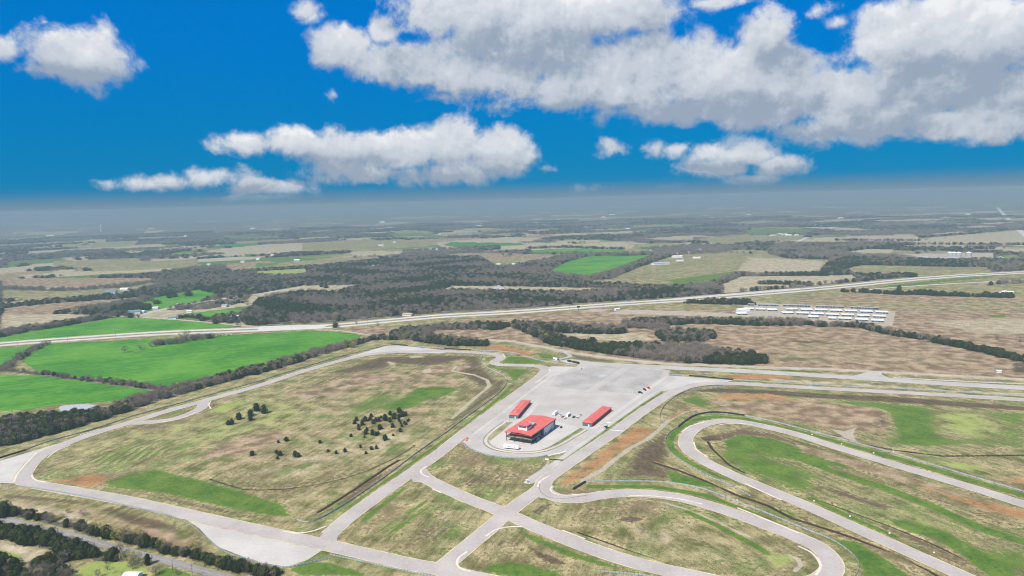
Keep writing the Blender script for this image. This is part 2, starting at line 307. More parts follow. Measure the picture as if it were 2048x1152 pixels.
P('dark', [(652, 747), (762, 714), (870, 710), (960, 712), (965, 735), (1000, 765), (960, 775), (900, 735), (800, 728), (700, 745)], 14, .65)
P('dark', [(560, 775), (640, 755), (760, 730), (850, 735), (800, 752), (680, 770), (600, 790)], 20, .35)
P('brown', [(562, 793), (587, 782), (637, 775), (724, 745), (790, 750), (737, 767), (662, 790), (612, 796)], 12, .8)
P('dark', [(590, 785), (650, 775), (740, 748), (690, 780), (620, 795)], 9, .5)
P('brown', [(390, 919), (425, 901), (475, 879), (512, 869), (575, 860), (560, 875), (512, 896), (462, 911)], 7, .8); P('dark', [(395, 916), (440, 900), (490, 884), (560, 866), (520, 888), (460, 905)], 6, .45)
P('brown', [(850, 735), (930, 715), (950, 735), (900, 745), (850, 748)], 12, .4)
P('rust', [(95, 962), (140, 957), (185, 948), (222, 958), (175, 975), (112, 967)], 4, .8)
P('pale', [(120, 962), (150, 957), (150, 964)], 6, .5)
P('pale', [(80, 945), (105, 915), (112, 918), (92, 944)], 4, .5)
S('pale', [(912, 732), (904, 742), (949, 750), (974, 760), (979, 772), (937, 807), (904, 837)], 4, 2, .9)
P('pale', [(770, 722), (790, 724), (800, 732), (780, 732)], 6, .5); P('pale', [(840, 740), (862, 735), (868, 745), (845, 748)], 6, .6); P('pale', [(818, 712), (850, 711), (850, 715), (820, 717)], 5, .5)
S('ditch', [(420, 957), (450, 967), (485, 977), (517, 979), (567, 977), (617, 971), (649, 965), (692, 955), (736, 940), (790, 915), (830, 890)], 3.2, 2.2, .58)
S('ditch', [(637, 1023), (662, 1008), (712, 976), (749, 951), (775, 933), (799, 919)], 2.8, .8, 1)
S('green', [(700, 1014), (780, 958), (850, 908), (905, 871), (960, 828), (1003, 792), (1025, 770)], 5, 2, .85)
P('green', [(966, 714), (988, 712), (975, 725), (1000, 736), (1065, 739), (1030, 765), (1010, 745), (980, 735)], 6, .6)
P('green', [(1003, 722), (1012, 713), (1050, 714), (1090, 725), (1050, 728), (1012, 728)], 4, .7)
P('rust', [(952, 696), (1000, 690), (1035, 698), (1066, 706), (1060, 713), (1020, 705), (985, 701)], 4, .8)
P('green', [(1075, 706), (1115, 711), (1125, 720), (1080, 716)], 5, .7)
P('dark', [(1140, 708), (1190, 716), (1250, 725), (1180, 723), (1150, 718)], 5, .5)
P('lime', [(440, 812), (480, 802), (490, 806), (440, 826), (425, 824)], 5, .7)
P('green', [(325, 838), (395, 815), (380, 828), (340, 840)], 5, .4)
for k in range(9):
    S('green', [(150+k*22, 940-k*4), (190+k*24, 915-k*6), (245+k*22, 892-k*5)], 2.4, 2, .42)
    S('tan', [(160+k*22, 941-k*4), (201+k*24, 915-k*6), (257+k*22, 892-k*5)], 1.8, 1.5, .45)
for k in range(7):
    S('tan', [(722+k*24, 1076+k*3), (800+k*20, 1026+k*4), (862+k*14, 990+k*6)], 1.6, 1.5, .42)
    S('green', [(712+k*24, 1074+k*3), (790+k*20, 1024+k*4), (852+k*14, 989+k*6)], 2.2, 2, .38)
# middle blocks
P('green', [(687, 1058), (705, 1043), (790, 977), (815, 972), (800, 988), (735, 1040)], 6, .8)
P('green', [(760, 1060), (850, 1000), (870, 1010), (800, 1070)], 10, .45)
P('dark', [(800, 1060), (870, 1010), (940, 1020), (900, 1060), (840, 1090)], 14, .3)
P('dark', [(910, 960), (960, 950), (1000, 965), (960, 980)], 10, .4)
P('green', [(940, 965), (1020, 960), (1030, 990), (990, 1000), (930, 985)], 10, .4)
S('green', [(1050, 1068), (1136, 1105), (1236, 1132), (1320, 1152)], 9, 4, .7)
P('green', [(930, 1140), (1024, 1120), (1100, 1140), (1160, 1165), (950, 1170)], 8, .8)
P('dark', [(1060, 1095), (1100, 1110), (1140, 1130), (1100, 1128), (1070, 1110)], 4, .7)
P('dark', [(960, 1080), (1040, 1065), (1070, 1090), (990, 1100)], 10, .45)
S('ditch', [(1155, 1063), (1231, 1090), (1274, 1105), (1324, 1121)], 1.8, .8, .8)
S('tan', [(1160, 1072), (1231, 1098), (1324, 1128), (1420, 1146)], 7, 3, .6)
P('dark', [(1055, 1030), (1075, 1012), (1110, 1005), (1080, 1025)], 5, .5)
P('dark', [(1240, 1040), (1262, 1033), (1282, 1038), (1262, 1044)], 2.5, .8); P('dark', [(1272, 1055), (1290, 1050), (1308, 1058), (1285, 1068)], 3, .6); P('pale', [(1280, 1055), (1292, 1051), (1300, 1058)], 2, .4)
P('tan', [(1250, 1050), (1400, 1060), (1480, 1100), (1400, 1120), (1280, 1090)], 30, .5)
S('pale', [(1261, 996), (1324, 1004), (1374, 1019), (1424, 1039), (1499, 1074)], 3, 1.5, .6)
S('green', [(1374, 1024), (1424, 1046), (1499, 1085), (1540, 1110)], 5, 3, .8)
S('pale', [(1578, 1110), (1595, 1118), (1602, 1130), (1590, 1142)], 3, 1, .8)
P('lime', [(1530, 1110), (1580, 1105), (1590, 1125), (1550, 1140)], 8, .6)
# right infield
P('rust', [(1116, 969), (1144, 946), (1186, 916), (1236, 879), (1262, 853), (1316, 857), (1306, 868), (1294, 876), (1244, 911), (1199, 936), (1149, 964), (1119, 974)], 4, .60)
S('dark', [(1150, 952), (1200, 928), (1250, 895), (1290, 868)], 2, 2, .5)
S('pale', [(1166, 960), (1174, 956), (1206, 939), (1231, 918), (1261, 896), (1294, 879), (1318, 860), (1336, 842), (1367, 824), (1405, 816), (1455, 810), (1500, 818)], 4.5, 2, .85)
S('rust', [(1340, 838), (1367, 822), (1405, 815), (1480, 812)], 5, 2, .6)
P('dark', [(1280, 905), (1330, 870), (1335, 890), (1320, 925), (1270, 935)], 10, .55)
P('dark', [(1268, 935), (1300, 930), (1310, 942), (1280, 945)], 4, .5)
S('ditch', [(1309, 924), (1361, 941), (1411, 961), (1474, 989), (1536, 1010), (1586, 1036), (1661, 1059), (1711, 1076), (1786, 1104), (1861, 1141), (1900, 1165)], 3, 1, .9)
S('ditch', [(1414, 879), (1424, 896), (1459, 929), (1490, 945)], 2.5, 1, .8); P('dark', [(1400, 875), (1435, 870), (1440, 880), (1410, 882)], 3, .8)
S('ditch', [(1640, 1000), (1711, 1026), (1786, 1054), (1850, 1080), (1920, 1113)], 1.8, .8, .7)
S('ditch', [(1690, 876), (1711, 884), (1786, 899), (1886, 911), (1986, 910), (2060, 909)], 3, 1, .85)
P('green', [(1331, 939), (1399, 959), (1449, 976), (1400, 972), (1345, 965)], 6, .9)
S('green', [(1180, 973), (1311, 974), (1411, 991), (1536, 1039), (1640, 1084)], 7, 3, .8)
S('green', [(1350, 866), (1338, 884), (1347, 902), (1376, 922), (1422, 945), (1482, 968)], 7, 3, .9)
S('green', [(1350, 866), (1366, 854), (1392, 840), (1430, 833), (1490, 838)], 7, 3, .9)
S('green', [(1490, 838), (1540, 849), (1618, 869), (1711, 894), (1811, 922), (1911, 952), (2060, 995)], 9, 3, .9)
P('green', [(1449, 882), (1480, 870), (1536, 876), (1640, 908), (1711, 938), (1640, 928), (1536, 908), (1460, 902)], 6, .95)
P('green', [(1430, 905), (1540, 915), (1640, 955), (1600, 975), (1500, 945)], 15, .5)
S('green', [(1536, 888), (1598, 916), (1661, 941), (1761, 973), (1861, 1011), (1961, 1056), (2060, 1088)], 8, 4, .95)
S('green', [(1623, 998), (1711, 1041), (1786, 1073)], 7, 3, .85)
S('green', [(1811, 1049), (1886, 1071), (1936, 1101), (1986, 1139), (2020, 1165)], 13, 6, .9)
P('lime', [(1560, 930), (1700, 970), (1900, 1050), (2048, 1100), (2048, 1150), (1900, 1080), (1700, 1000)], 25, .35)
P('green', [(1960, 1110), (2048, 1100), (2060, 1150), (2000, 1150)], 12, .5)
P('dark', [(1620, 960), (1700, 985), (1790, 1015), (1760, 1018), (1660, 985)], 8, .5)
P('brown', [(1600, 905), (1760, 950), (1900, 995), (2060, 1050), (2060, 1025), (1900, 975), (1720, 922), (1600, 890)], 8, .6)
P('rust', [(1800, 962), (1886, 984), (2060, 1022), (2060, 1045), (1936, 1011)], 6, .6)
P('green', [(1650, 1078), (1711, 1084), (1760, 1112), (1815, 1150), (1900, 1200), (1700, 1230), (1730, 1140), (1700, 1100)], 6, .95)
P('green', [(1360, 798), (1396, 789), (1430, 811), (1405, 814), (1370, 806)], 8, .6)
P('dark', [(1376, 782), (1430, 776), (1536, 780), (1661, 788), (1786, 793), (1911, 803), (2060, 814), (2060, 822), (1786, 805), (1536, 790)], 6, .75)
P('rust', [(1410, 795), (1450, 787), (1536, 786), (1640, 808), (1730, 820), (1745, 838), (1640, 834), (1540, 812), (1480, 805)], 10, .55)
P('brown', [(1536, 800), (1730, 812), (1790, 830), (1780, 868), (1700, 862), (1560, 830), (1450, 815)], 10, .7)
P('dark', [(1740, 845), (1775, 830), (1780, 850), (1750, 870)], 6, .5)
P('pale', [(1661, 858), (1690, 862), (1718, 852), (1705, 868), (1715, 884), (1690, 876)], 4, .8)
S('pale', [(1500, 800), (1540, 812), (1600, 818), (1700, 836)], 3, 3, .5)
P('green', [(1640, 800), (1760, 803), (1860, 815), (2060, 825), (2060, 900), (1960, 890), (1850, 895), (1740, 882), (1800, 872), (1785, 822), (1680, 808)], 12, .55)
P('green', [(1786, 822), (1823, 818), (1856, 825), (1848, 862), (1911, 882), (1811, 884), (1798, 850)], 14, .85); P('dark', [(1860, 868), (1900, 862), (1950, 880), (1900, 884)], 8, .35)
P('lime', [(1873, 822), (1961, 825), (2015, 850), (2000, 880), (1911, 872), (1861, 850)], 30, .55)
P('lime', [(1875, 920), (1960, 930), (1975, 945), (1900, 935)], 6, .6)
P('rust', [(2000, 955), (2040, 950), (2060, 970), (2020, 968)], 6, .5)
P('rust', [(1449, 751), (1500, 748), (1560, 752), (1600, 757), (1530, 758), (1460, 757)], 3, .75)
P('tan', [(1536, 757), (1660, 764), (1900, 780), (2060, 788), (2060, 792), (1786, 776), (1540, 762)], 3, .8)
P('green', [(1440, 733), (1536, 738), (1640, 742), (1620, 746), (1500, 742)], 2.5, .7)
P('dark', [(1330, 890), (1350, 905), (1345, 915), (1325, 910)], 6, .2)
# near corner
P('dark', [(192, 1022), (225, 1012), (350, 1050), (382, 1076), (350, 1086), (250, 1046)], 6, .6)
P('dark', [(0, 985), (60, 990), (180, 1000), (205, 1013), (90, 1008), (0, 998)], 5, .5)
P('tan', [(20, 1000), (120, 1010), (160, 1030), (230, 1060), (180, 1060), (90, 1030), (0, 1015)], 8, .7)
P('brown', [(230, 1060), (330, 1060), (390, 1085), (480, 1130), (420, 1112), (330, 1090)], 8, .6)
P('rust', [(600, 1152), (650, 1140), (740, 1150), (760, 1170), (600, 1170)], 5, .45); P('dark', [(620, 1145), (660, 1140), (720, 1150), (640, 1160)], 4, .5)
P('green', [(640, 1106), (622, 1124), (662, 1126), (700, 1136), (740, 1152), (600, 1150), (578, 1140)], 4, .75)
P('lime', [(145, 1152), (168, 1132), (200, 1122), (240, 1122), (290, 1136), (300, 1165), (140, 1170)], 4, .9)
P('green', [(230, 1142), (280, 1140), (290, 1152), (250, 1160)], 5, .7)
P('green', [(305, 1152), (330, 1136), (362, 1137), (380, 1148), (390, 1170), (300, 1170)], 3, 1)
P('tan', [(0, 1078), (50, 1094), (95, 1100), (75, 1115), (55, 1130), (40, 1125), (30, 1118), (0, 1100)], 4, .9)
P('rust', [(48, 1108), (72, 1092), (92, 1096), (62, 1122), (50, 1128)], 3, .35)
P('lime', [(0, 1098), (40, 1106), (44, 1116), (28, 1122), (0, 1112)], 4, .8)
P('green', [(79, 1050), (95, 1048), (124, 1058), (108, 1061)], 2, .8)

# ------------------------------------------------------------------ circuit, roads (px centre lines)
TRK_W = 12.3
LOOP = [(1150, 1200), (1050, 1177), (937, 1153), (887, 1141), (812, 1127), (687, 1098), (587, 1076), (512, 1060), (375, 1029), (250, 1001), (125, 979), (80, 971), (55, 965.5), (46, 957), (52, 941), (72, 919), (100, 901), (145, 882), (200, 863), (262, 845), (325, 825), (400, 804), (512, 773), (612, 741), (712, 714), (762, 706.5), (837, 702.5), (912, 703.5), (965, 706.5), (990, 709), (1001, 713.5), (999, 718.5), (990, 722.5), (990, 727), (1003, 730), (1024, 730.5), (1061, 731.5), (1082, 734), (1090, 738), (1087, 746), (1074, 758), (1024, 795), (966, 838), (907, 883), (887, 900), (834, 938), (762, 988), (712, 1024), (682, 1048), (660, 1068)]
CHIC = [(262, 846), (300, 845), (340, 840), (372, 831), (398, 819), (407, 811), (405, 804)]
CROSS = [(834, 938), (850, 956), (880, 972), (937, 998), (1000, 1022.5), (1086, 1060), (1186, 1099), (1274, 1127), (1374, 1150), (1450, 1166), (1530, 1176), (1600, 1172), (1645, 1158), (1664, 1139), (1661, 1119), (1636, 1094), (1598, 1076), (1536, 1052), (1474, 1029), (1424, 1013), (1374, 999), (1324, 990.5), (1274, 986.5), (1211, 989.5), (1160, 998), (1125, 998), (1099, 990), (1086, 977), (1090, 962), (1112, 944), (1149, 919), (1199, 885), (1234, 861), (1274, 831), (1311, 806), (1336, 790), (1374, 774), (1411, 767.5), (1474, 767.5), (1536, 771), (1661, 778), (1786, 784.5), (1911, 791.5), (2048, 800), (2200, 810)]
LINK1 = [(880, 1139), (922, 1104), (974, 1061), (1010, 1030), (1045, 1003), (1072, 984), (1090, 970)]
HAIR = [(2200, 1052), (2048, 1009), (1961, 981), (1861, 951), (1761, 921), (1661, 891), (1598, 870.5), (1536, 855), (1486, 845), (1449, 842), (1411, 848), (1386, 860), (1372, 877), (1374, 896), (1394, 914), (1424, 931), (1474, 954.5), (1536, 980), (1611, 1011), (1711, 1056), (1811, 1101), (1911, 1146), (2010, 1190)]
ACCESS = [(860, 673), (940, 678), (979, 680), (1024, 683), (1074, 692), (1124, 702), (1199, 714), (1274, 722), (1349, 728.5), (1536, 735), (1661, 739), (1736, 743), (1811, 747), (2048, 759), (2200, 767)]
STRIP = [(1170, 727), (1249, 731), (1349, 736), (1449, 740.5), (1536, 745), (1661, 752.5), (1786, 760.5), (1911, 768.5), (2048, 776), (2200, 785)]
CROAD = [(-60, 1022), (0, 1036), (40, 1046), (79, 1056), (119, 1064), (165, 1076), (204, 1088.5), (237, 1098), (309, 1116), (349, 1126), (395, 1139), (440, 1151), (520, 1172)]
FRONT = [(1700, 584), (1743, 578.5), (1861, 570), (1961, 564.5), (2048, 559), (2200, 552)]
FARM = [(205, 634), (240, 632), (300, 636), (350, 639), (420, 645), (475, 650.5), (540, 656)]
AIRST = [(285, 628), (330, 618), (380, 608), (430, 600), (470, 594), (512, 589), (560, 581), (605, 575)]
for r, w in ((LOOP, 20), (CROSS, 20), (LINK1, 20), (CHIC, 18), (HAIR, 20)): S('grass', r, w, 3, .65)
S('grass', HWY, 74, 6); S('grass', FRONT, 14, 3); S('pale', AIRST, 30, 4, .6); S('grass', CROAD, 10, 1.5, .9); S('tan', ACCESS, 16, 3, .9); S('grass', STRIP, 26, 3, .8)
S('tan', [(629, 659), (687, 662), (737, 670), (775, 676)], 9, 2); S('tan', FARM, 10, 2)

# ------------------------------------------------------------------ materials
def ground_mat(t, b):
    p = t.pos(); A = lambda n: t.n('ShaderNodeAttribute', attribute_name=n).outputs['Fac']
    nA = t.noise(p, .012, 5); nB = t.noise(p, .06, 5); nC = t.noise(p, .3, 4, .6); nD = t.noise(p, 1.4, 3, .65)
    nE = t.noise(p, .028, 4, .6); xs = t.step(t.n('ShaderNodeSeparateXYZ', {0: p}).outputs[0], 60, 130)
    lerp = lambda f, a, b: t.n('ShaderNodeMix', {0: f, 2: a, 3: b}, data_type='FLOAT').outputs[0]
    st = lerp(xs, t.streak(p, 1.24, .03, .24, 5), t.streak(p, -1.14, .03, .24, 5)); st2 = lerp(xs, t.streak(p, 1.1, .015, .4, 4), t.streak(p, -1.05, .015, .4, 4))
    mixn = t.math('ADD', t.math('MULTIPLY', nB, .4), t.math('ADD', t.math('MULTIPLY', st, .25), t.math('MULTIPLY', nC, .35)))
    col = t.mix(t.step(mixn, .38, .6), (.105, .115, .032), (.53, .44, .235))
    col = t.mix(t.step(t.math('ADD', t.math('MULTIPLY', nA, .45), t.math('MULTIPLY', nC, .55)), .49, .58, 0, .7), col, (.22, .155, .09))
    col = t.mix(t.step(t.math('ADD', t.math('MULTIPLY', nE, .6), t.math('MULTIPLY', nC, .4)), .5, .62, 0, .75), col, (.16, .25, .06))
    tex = {'green': ((.04, .12, .015), (.22, .30, .055)), 'lime': ((.22, .31, .06), (.46, .48, .17)), 'dark': ((.06, .045, .028), (.24, .175, .105)),
           'rust': ((.26, .12, .045), (.64, .37, .18)), 'pale': ((.40, .33, .24), (.60, .53, .43)), 'wood': ((.075, .078, .05), (.29, .24, .19)),
           'tan': ((.36, .30, .18), (.58, .49, .34)), 'brown': ((.215, .145, .085), (.49, .365, .235)), 'crop': ((.035, .17, .015), (.09, .26, .03)), 'ditch': ((.03, .022, .014), (.10, .065, .04))}  # ditch tone: dark soil with the gully's shade painted in
    rag = t.math('SUBTRACT', t.math('ADD', t.math('ADD', t.math('MULTIPLY', nB, .45), t.math('ADD', t.math('MULTIPLY', nC, .4), t.math('MULTIPLY', nD, .15))), t.math('MULTIPLY', st2, .3)), .65)
    fine = t.math('ADD', t.math('MULTIPLY', nB, .2), t.math('ADD', t.math('MULTIPLY', nC, .4), t.math('MULTIPLY', nD, .4)))
    for k in CLS[1:]:
        lo, hi = tex[k]
        f = fine if k not in ('wood', 'tan', 'brown', 'crop') else t.math('ADD', t.math('MULTIPLY', nB, .5), t.math('MULTIPLY', fine, .5))
        c = t.mix(t.step(f, .41, .60), lo, hi)
        m = t.step(t.math('MULTIPLY_ADD', rag, {'crop': .4, 'ditch': .8, 'wood': 1.0, 'pale': 1.2}.get(k, 2.0), A(k)), .28, .56)
        # a surface never reaches a class it does not have
        m = t.math('MULTIPLY', m, t.step(A(k), .02, .22))
        col = t.mix(m, col, c)
    col = t.mul(t.step(t.math('ADD', t.math('MULTIPLY', nD, .6), t.math('MULTIPLY', nC, .4)), .42, .60, .0, .8), col, (.36, .34, .28))
    bp = t.n('ShaderNodeBump', {'Strength': .6, 'Distance': 1.2, 'Height': t.math('ADD', nC, t.math('MULTIPLY', nD, .4))})
    t.l.new(bp.outputs[0], b.inputs['Normal'])
    return col
M_GROUND = mat('ground', ground_mat, .95, .05)
def crop_mat(t, b):
    p = t.pos(); nA = t.noise(p, .009, 6, .65); nB = t.noise(p, .09, 4); s = t.streak(p, .42, .006, .2, 3)
    v = t.math('ADD', t.math('MULTIPLY', nA, .5), t.math('ADD', t.math('MULTIPLY', nB, .2), t.math('MULTIPLY', s, .3)))
    c = t.mix(t.step(v, .40, .60), (.032, .16, .008), (.105, .265, .022))
    return t.mix(t.step(v, .58, .74, 0, .5), c, (.17, .31, .05))
M_CROP = mat('young_wheat', crop_mat, .9, .1)
def asphalt(base, k):
    def f(t, b):
        p = t.pos(); n1 = t.noise(p, .035, 4); n2 = t.noise(p, .5, 4, .6); n3 = t.noise(p, 3.0, 2)
        v = t.math('ADD', t.math('MULTIPLY', n1, .5), t.math('ADD', t.math('MULTIPLY', n2, .35), t.math('MULTIPLY', n3, .15)))
        c = t.mix(t.step(v, .35, .66), tuple(x*(1-k) for x in base), tuple(x*(1+k) for x in base))
        return t.mix(t.step(t.noise(p, .16, 6, .7), .6, .75, 0, .35), c, tuple(x*.75 for x in base))
    return f
M_TRACK = mat('worn_asphalt', asphalt((.40, .352, .322), .14), .9, .15)
M_CONC = mat('pale_concrete', asphalt((.47, .435, .395), .13), .9, .15)
M_PAD = mat('paddock_paving', asphalt((.415, .38, .342), .13), .92, .1)
M_GRAVEL = mat('grey_gravel', asphalt((.36, .335, .305), .22), .95, .05)
M_ROAD = mat('grey_asphalt', asphalt((.23, .22, .215), .18), .9, .15)
M_DIRT = mat('dirt_road', asphalt((.42, .36, .28), .15), .95, .05)
M_HWY = mat('highway_concrete', asphalt((.54, .50, .45), .08), .9, .1)
M_KERB = mat('kerb_paint', vary((.62, .52, .44), .2, .2, 2), .8)
M_EDGE = mat('edge_line', vary((.50, .43, .26), .35, .1, 1), .9)
M_WHITE = mat('white_paint', vary((.74, .73, .71), .08, .3, 3), .5, .4)
M_MED = mat('verge_grass', vary((.22, .20, .09), .35, .06, .6, (.36, .31, .17)), .95, .05)
M_GREENV = mat('green_verge', vary((.11, .19, .05), .35, .06, .6, (.24, .27, .09)), .95, .05)
M_RUB = mat('tyre_rubber', vary((.018, .018, .02), .3, 1, 8), .8, .3)
M_RAIL = mat('galvanised_steel', vary((.34, .40, .42), .16, .2, 3), .5, .4, .05)
M_POST = mat('weathered_post', vary((.16, .15, .14), .25, 1, 8), .8)
M_RED = mat('red_metal_roof', lambda t, b: t.mix(t.step(t.math('SINE', t.math('MULTIPLY', t.n('ShaderNodeSeparateXYZ', {0: t.n('ShaderNodeTexCoord').outputs['Object']}).outputs[1], 12.0)), .6, .98, 0, .25), vary((.60, .125, .095), .14, .2, 3)(t, b), (.50, .08, .08)), .45, .4)
M_REDW = mat('red_wall', vary((.42, .035, .04), .12, .3, 3), .6)
M_SLATE = mat('slate_cladding', vary((.075, .13, .165), .12, .3, 3), .6, .3)
M_WALLW = mat('white_cladding', vary((.66, .70, .72), .06, .3, 3), .6, .3)
M_GLASS = mat('tinted_glass', vary((.012, .045, .055), .2, .4, 2), .08, .6)
M_DARK = mat('dark_steel', vary((.022, .028, .032), .25, .5, 4), .55, .4)
M_STAIR = mat('blue_grey_steel', vary((.05, .08, .12), .2, .5, 4), .5, .4)
M_CREAM = mat('cream_trim', vary((.62, .52, .40), .1, .5, 4), .6)
M_DECK = mat('balcony_deck', vary((.40, .38, .31), .12, .5, 4), .8)
M_GREYR = mat('grey_roof', vary((.36, .37, .38), .15, .3, 3), .6, .3)
M_SHEDR = mat('white_shed_roof', vary((.74, .73, .71), .08, .1, 1), .5, .4)
M_BARN = mat('blue_grey_roof', vary((.16, .22, .28), .15, .2, 2), .6, .3)
M_ORANGE = mat('orange_plastic', vary((.72, .10, .03), .1, 1, 8), .5, .4)
M_TYRE = M_RUB
M_HUB = mat('alloy', (.45, .45, .46), .35, .5, .8)
M_WINDS = mat('car_glass', (.012, .016, .02), .05, .7)
def paint(name, c): return mat(name, vary(c, .05, .5, 4), .25, .6)
C_WHITE = paint('white_car_paint', (.76, .77, .78)); C_BLACK = paint('black_car_paint', (.012, .012, .014)); C_RED = paint('red_car_paint', (.62, .03, .02)); C_BLUE = paint('navy_car_paint', (.015, .025, .08)); C_SALM = paint('faded_red_car_paint', (.5, .12, .10)); C_BLU2 = paint('blue_car_paint', (.08, .14, .40))
M_WATER = mat('pond_water', (.46, .46, .42), .2, .5)  # pale base colour stands in for the reflected bright sky
def leafmat(name, lo, hi, k=.9):
    def f(t, b):
        r = t.n('ShaderNodeObjectInfo').outputs['Random']; n = t.noise(t.pos(), .9, 3)
        return t.mix(t.math('ADD', t.math('MULTIPLY', r, .6), t.math('MULTIPLY', t.step(n, .3, .7), .4)), lo, hi)
    return mat(name, f, k, .1)
M_JUN = leafmat('juniper_foliage', (.007, .014, .004), (.040, .052, .011))
M_TWIG = leafmat('bare_twigs', (.13, .105, .083), (.32, .262, .208))
M_BUD = leafmat('budding_leaves', (.24, .25, .03), (.42, .36, .09))
M_BARK = mat('bark', vary((.10, .078, .06), .25, 2, 12), .95, .05)

# ------------------------------------------------------------------ ground sheet
inv = np.concatenate([1/np.linspace(15, 330, 22), np.linspace(1/330, 1/60000, 600)[1:]]); rr = 1/inv
az = np.radians(np.concatenate([np.linspace(-180, -43, 30)[:-1], np.linspace(-42.5, 42.5, 1000), np.linspace(43, 180, 30)[1:-1]]))
nr, na = len(rr), len(az)
X = (rr[:, None]*np.sin(az)[None]).ravel(); Y = (rr[:, None]*np.cos(az)[None]).ravel()
W = cover(X, Y)
Z = -1.3*W[CI['ditch']]*np.clip(1.5-np.hypot(X, Y)/3000, 0, 1)
V = np.stack([X, Y, Z], 1)
V = np.vstack([V, [[0, 0, 0]]])
a = np.arange(nr-1)[:, None]*na+np.arange(na)[None]; a2 = np.arange(nr-1)[:, None]*na+(np.arange(na)[None]+1) % na
Q = np.stack([a, a2, a2+na, a+na], -1).reshape(-1, 4)[:, ::-1]
k = np.arange(na); TRI = np.stack([np.full(na, len(V)-1), (k+1) % na, k], 1)
me = bpy.data.meshes.new('ground'); me.vertices.add(len(V)); me.vertices.foreach_set('co', V.ravel())
me.loops.add(Q.size+TRI.size); me.loops.foreach_set('vertex_index', np.concatenate([Q.ravel(), TRI.ravel()]).astype(np.int32))
me.polygons.add(len(Q)+len(TRI))
me.polygons.foreach_set('loop_start', np.concatenate([np.arange(len(Q))*4, Q.size+np.arange(len(TRI))*3]).astype(np.int32))
me.polygons.foreach_set('use_smooth', np.ones(len(Q)+len(TRI), bool))
me.update(calc_edges=True); me.validate()
for c in CLS[1:]:
    at = me.attributes.new(c, 'FLOAT', 'POINT'); at.data.foreach_set('value', np.append(W[CI[c]], 0).astype(np.float32))
me.materials.append(M_GROUND)
tag(obj('ground', me), 'dry spring grassland with bare soil, ditches and far woodland floor', kind='structure')

# ------------------------------------------------------------------ sheets: fields, paving, roads
def cat(pts, stepm=4.0):
    p = np.array(pts, float); p = np.vstack([2*p[0]-p[1], p, 2*p[-1]-p[-2]]); out = []
    for i in range(1, len(p)-2):
        a, b, c, d = p[i-1:i+3]; L = np.linalg.norm(c-b); n = max(2, int(L/stepm))
        # centripetal parameters keep tight corners from looping
        t0 = 0; t1 = t0+max(np.linalg.norm(b-a), 1e-6)**.5; t2 = t1+max(L, 1e-6)**.5; t3 = t2+max(np.linalg.norm(d-c), 1e-6)**.5
        for t in np.linspace(t1, t2, n, endpoint=False):
            A1 = (t1-t)/(t1-t0)*a+(t-t0)/(t1-t0)*b; A2 = (t2-t)/(t2-t1)*b+(t-t1)/(t2-t1)*c; A3 = (t3-t)/(t3-t2)*c+(t-t2)/(t3-t2)*d
            B1 = (t2-t)/(t2-t0)*A1+(t-t0)/(t2-t0)*A2; B2 = (t3-t)/(t3-t1)*A2+(t-t1)/(t3-t1)*A3
            out.append((t2-t)/(t2-t1)*B1+(t-t1)/(t2-t1)*B2)
    out.append(p[-2]); return np.array(out)
def normals(c):
    d = np.gradient(c, axis=0); d /= np.linalg.norm(d, axis=1)[:, None]+1e-9
    return np.stack([-d[:, 1], d[:, 0]], 1)
ZL = [0.02]
def nz(): ZL[0] += .004; return ZL[0]
def ribbon(name, pts, w, m, label, off=0.0, z=None, px=True, stepm=4.0):
    c = cat(GP(pts) if px else pts, stepm); n = normals(c); z = nz() if z is None else z
    L = c+n*(off+w/2); R = c+n*(off-w/2); k = len(c)
    V = [(*p, z) for p in L]+[(*p, z) for p in R]
    return tag(obj(name, mesh(name, V, [(i, k+i, k+i+1, i+1) for i in range(k-1)], m)), label, kind='structure')
def sheet(name, pts, m, label, jit=0.0, z=None, smooth=False):
    p = [np.array(q) for q in GP(pts)]; z = nz() if z is None else z
    if smooth: p = list(cat(p+[p[0]], 3.0)[:-1])
    elif jit:
        q = []; g = random.Random(len(pts)*7+int(p[0][0]))
        for i in range(len(p)):
            a, b = p[i], p[(i+1) % len(p)]; n = max(1, int(np.linalg.norm(b-a)/9))
            q += [a+(b-a)*j/n+np.array([g.uniform(-jit, jit), g.uniform(-jit, jit)])*(1 if j else .3) for j in range(n)]
        p = q
    bm = bmesh.new(); f = bm.faces.new([bm.verts.new((*q, z)) for q in p]); bm.normal_update()
    if f.normal.z < 0: bmesh.ops.reverse_faces(bm, faces=[f])
    bmesh.ops.triangulate(bm, faces=bm.faces[:], ngon_method='EAR_CLIP')
    me = bpy.data.meshes.new(name); bm.to_mesh(me); bm.free(); me.materials.append(m)
    return tag(obj(name, me), label, kind='structure')
for pts, lab in FIELDS:
    sheet('field', pts, M_CROP, lab, 1.5)
sheet('pond', [(118, 819), (122, 812), (150, 809), (190, 810), (198, 814), (190, 821), (160, 825), (135, 826)], M_WATER, 'pond with pale sky reflection in its colour, behind the tree belt', smooth=True).name = 'water'
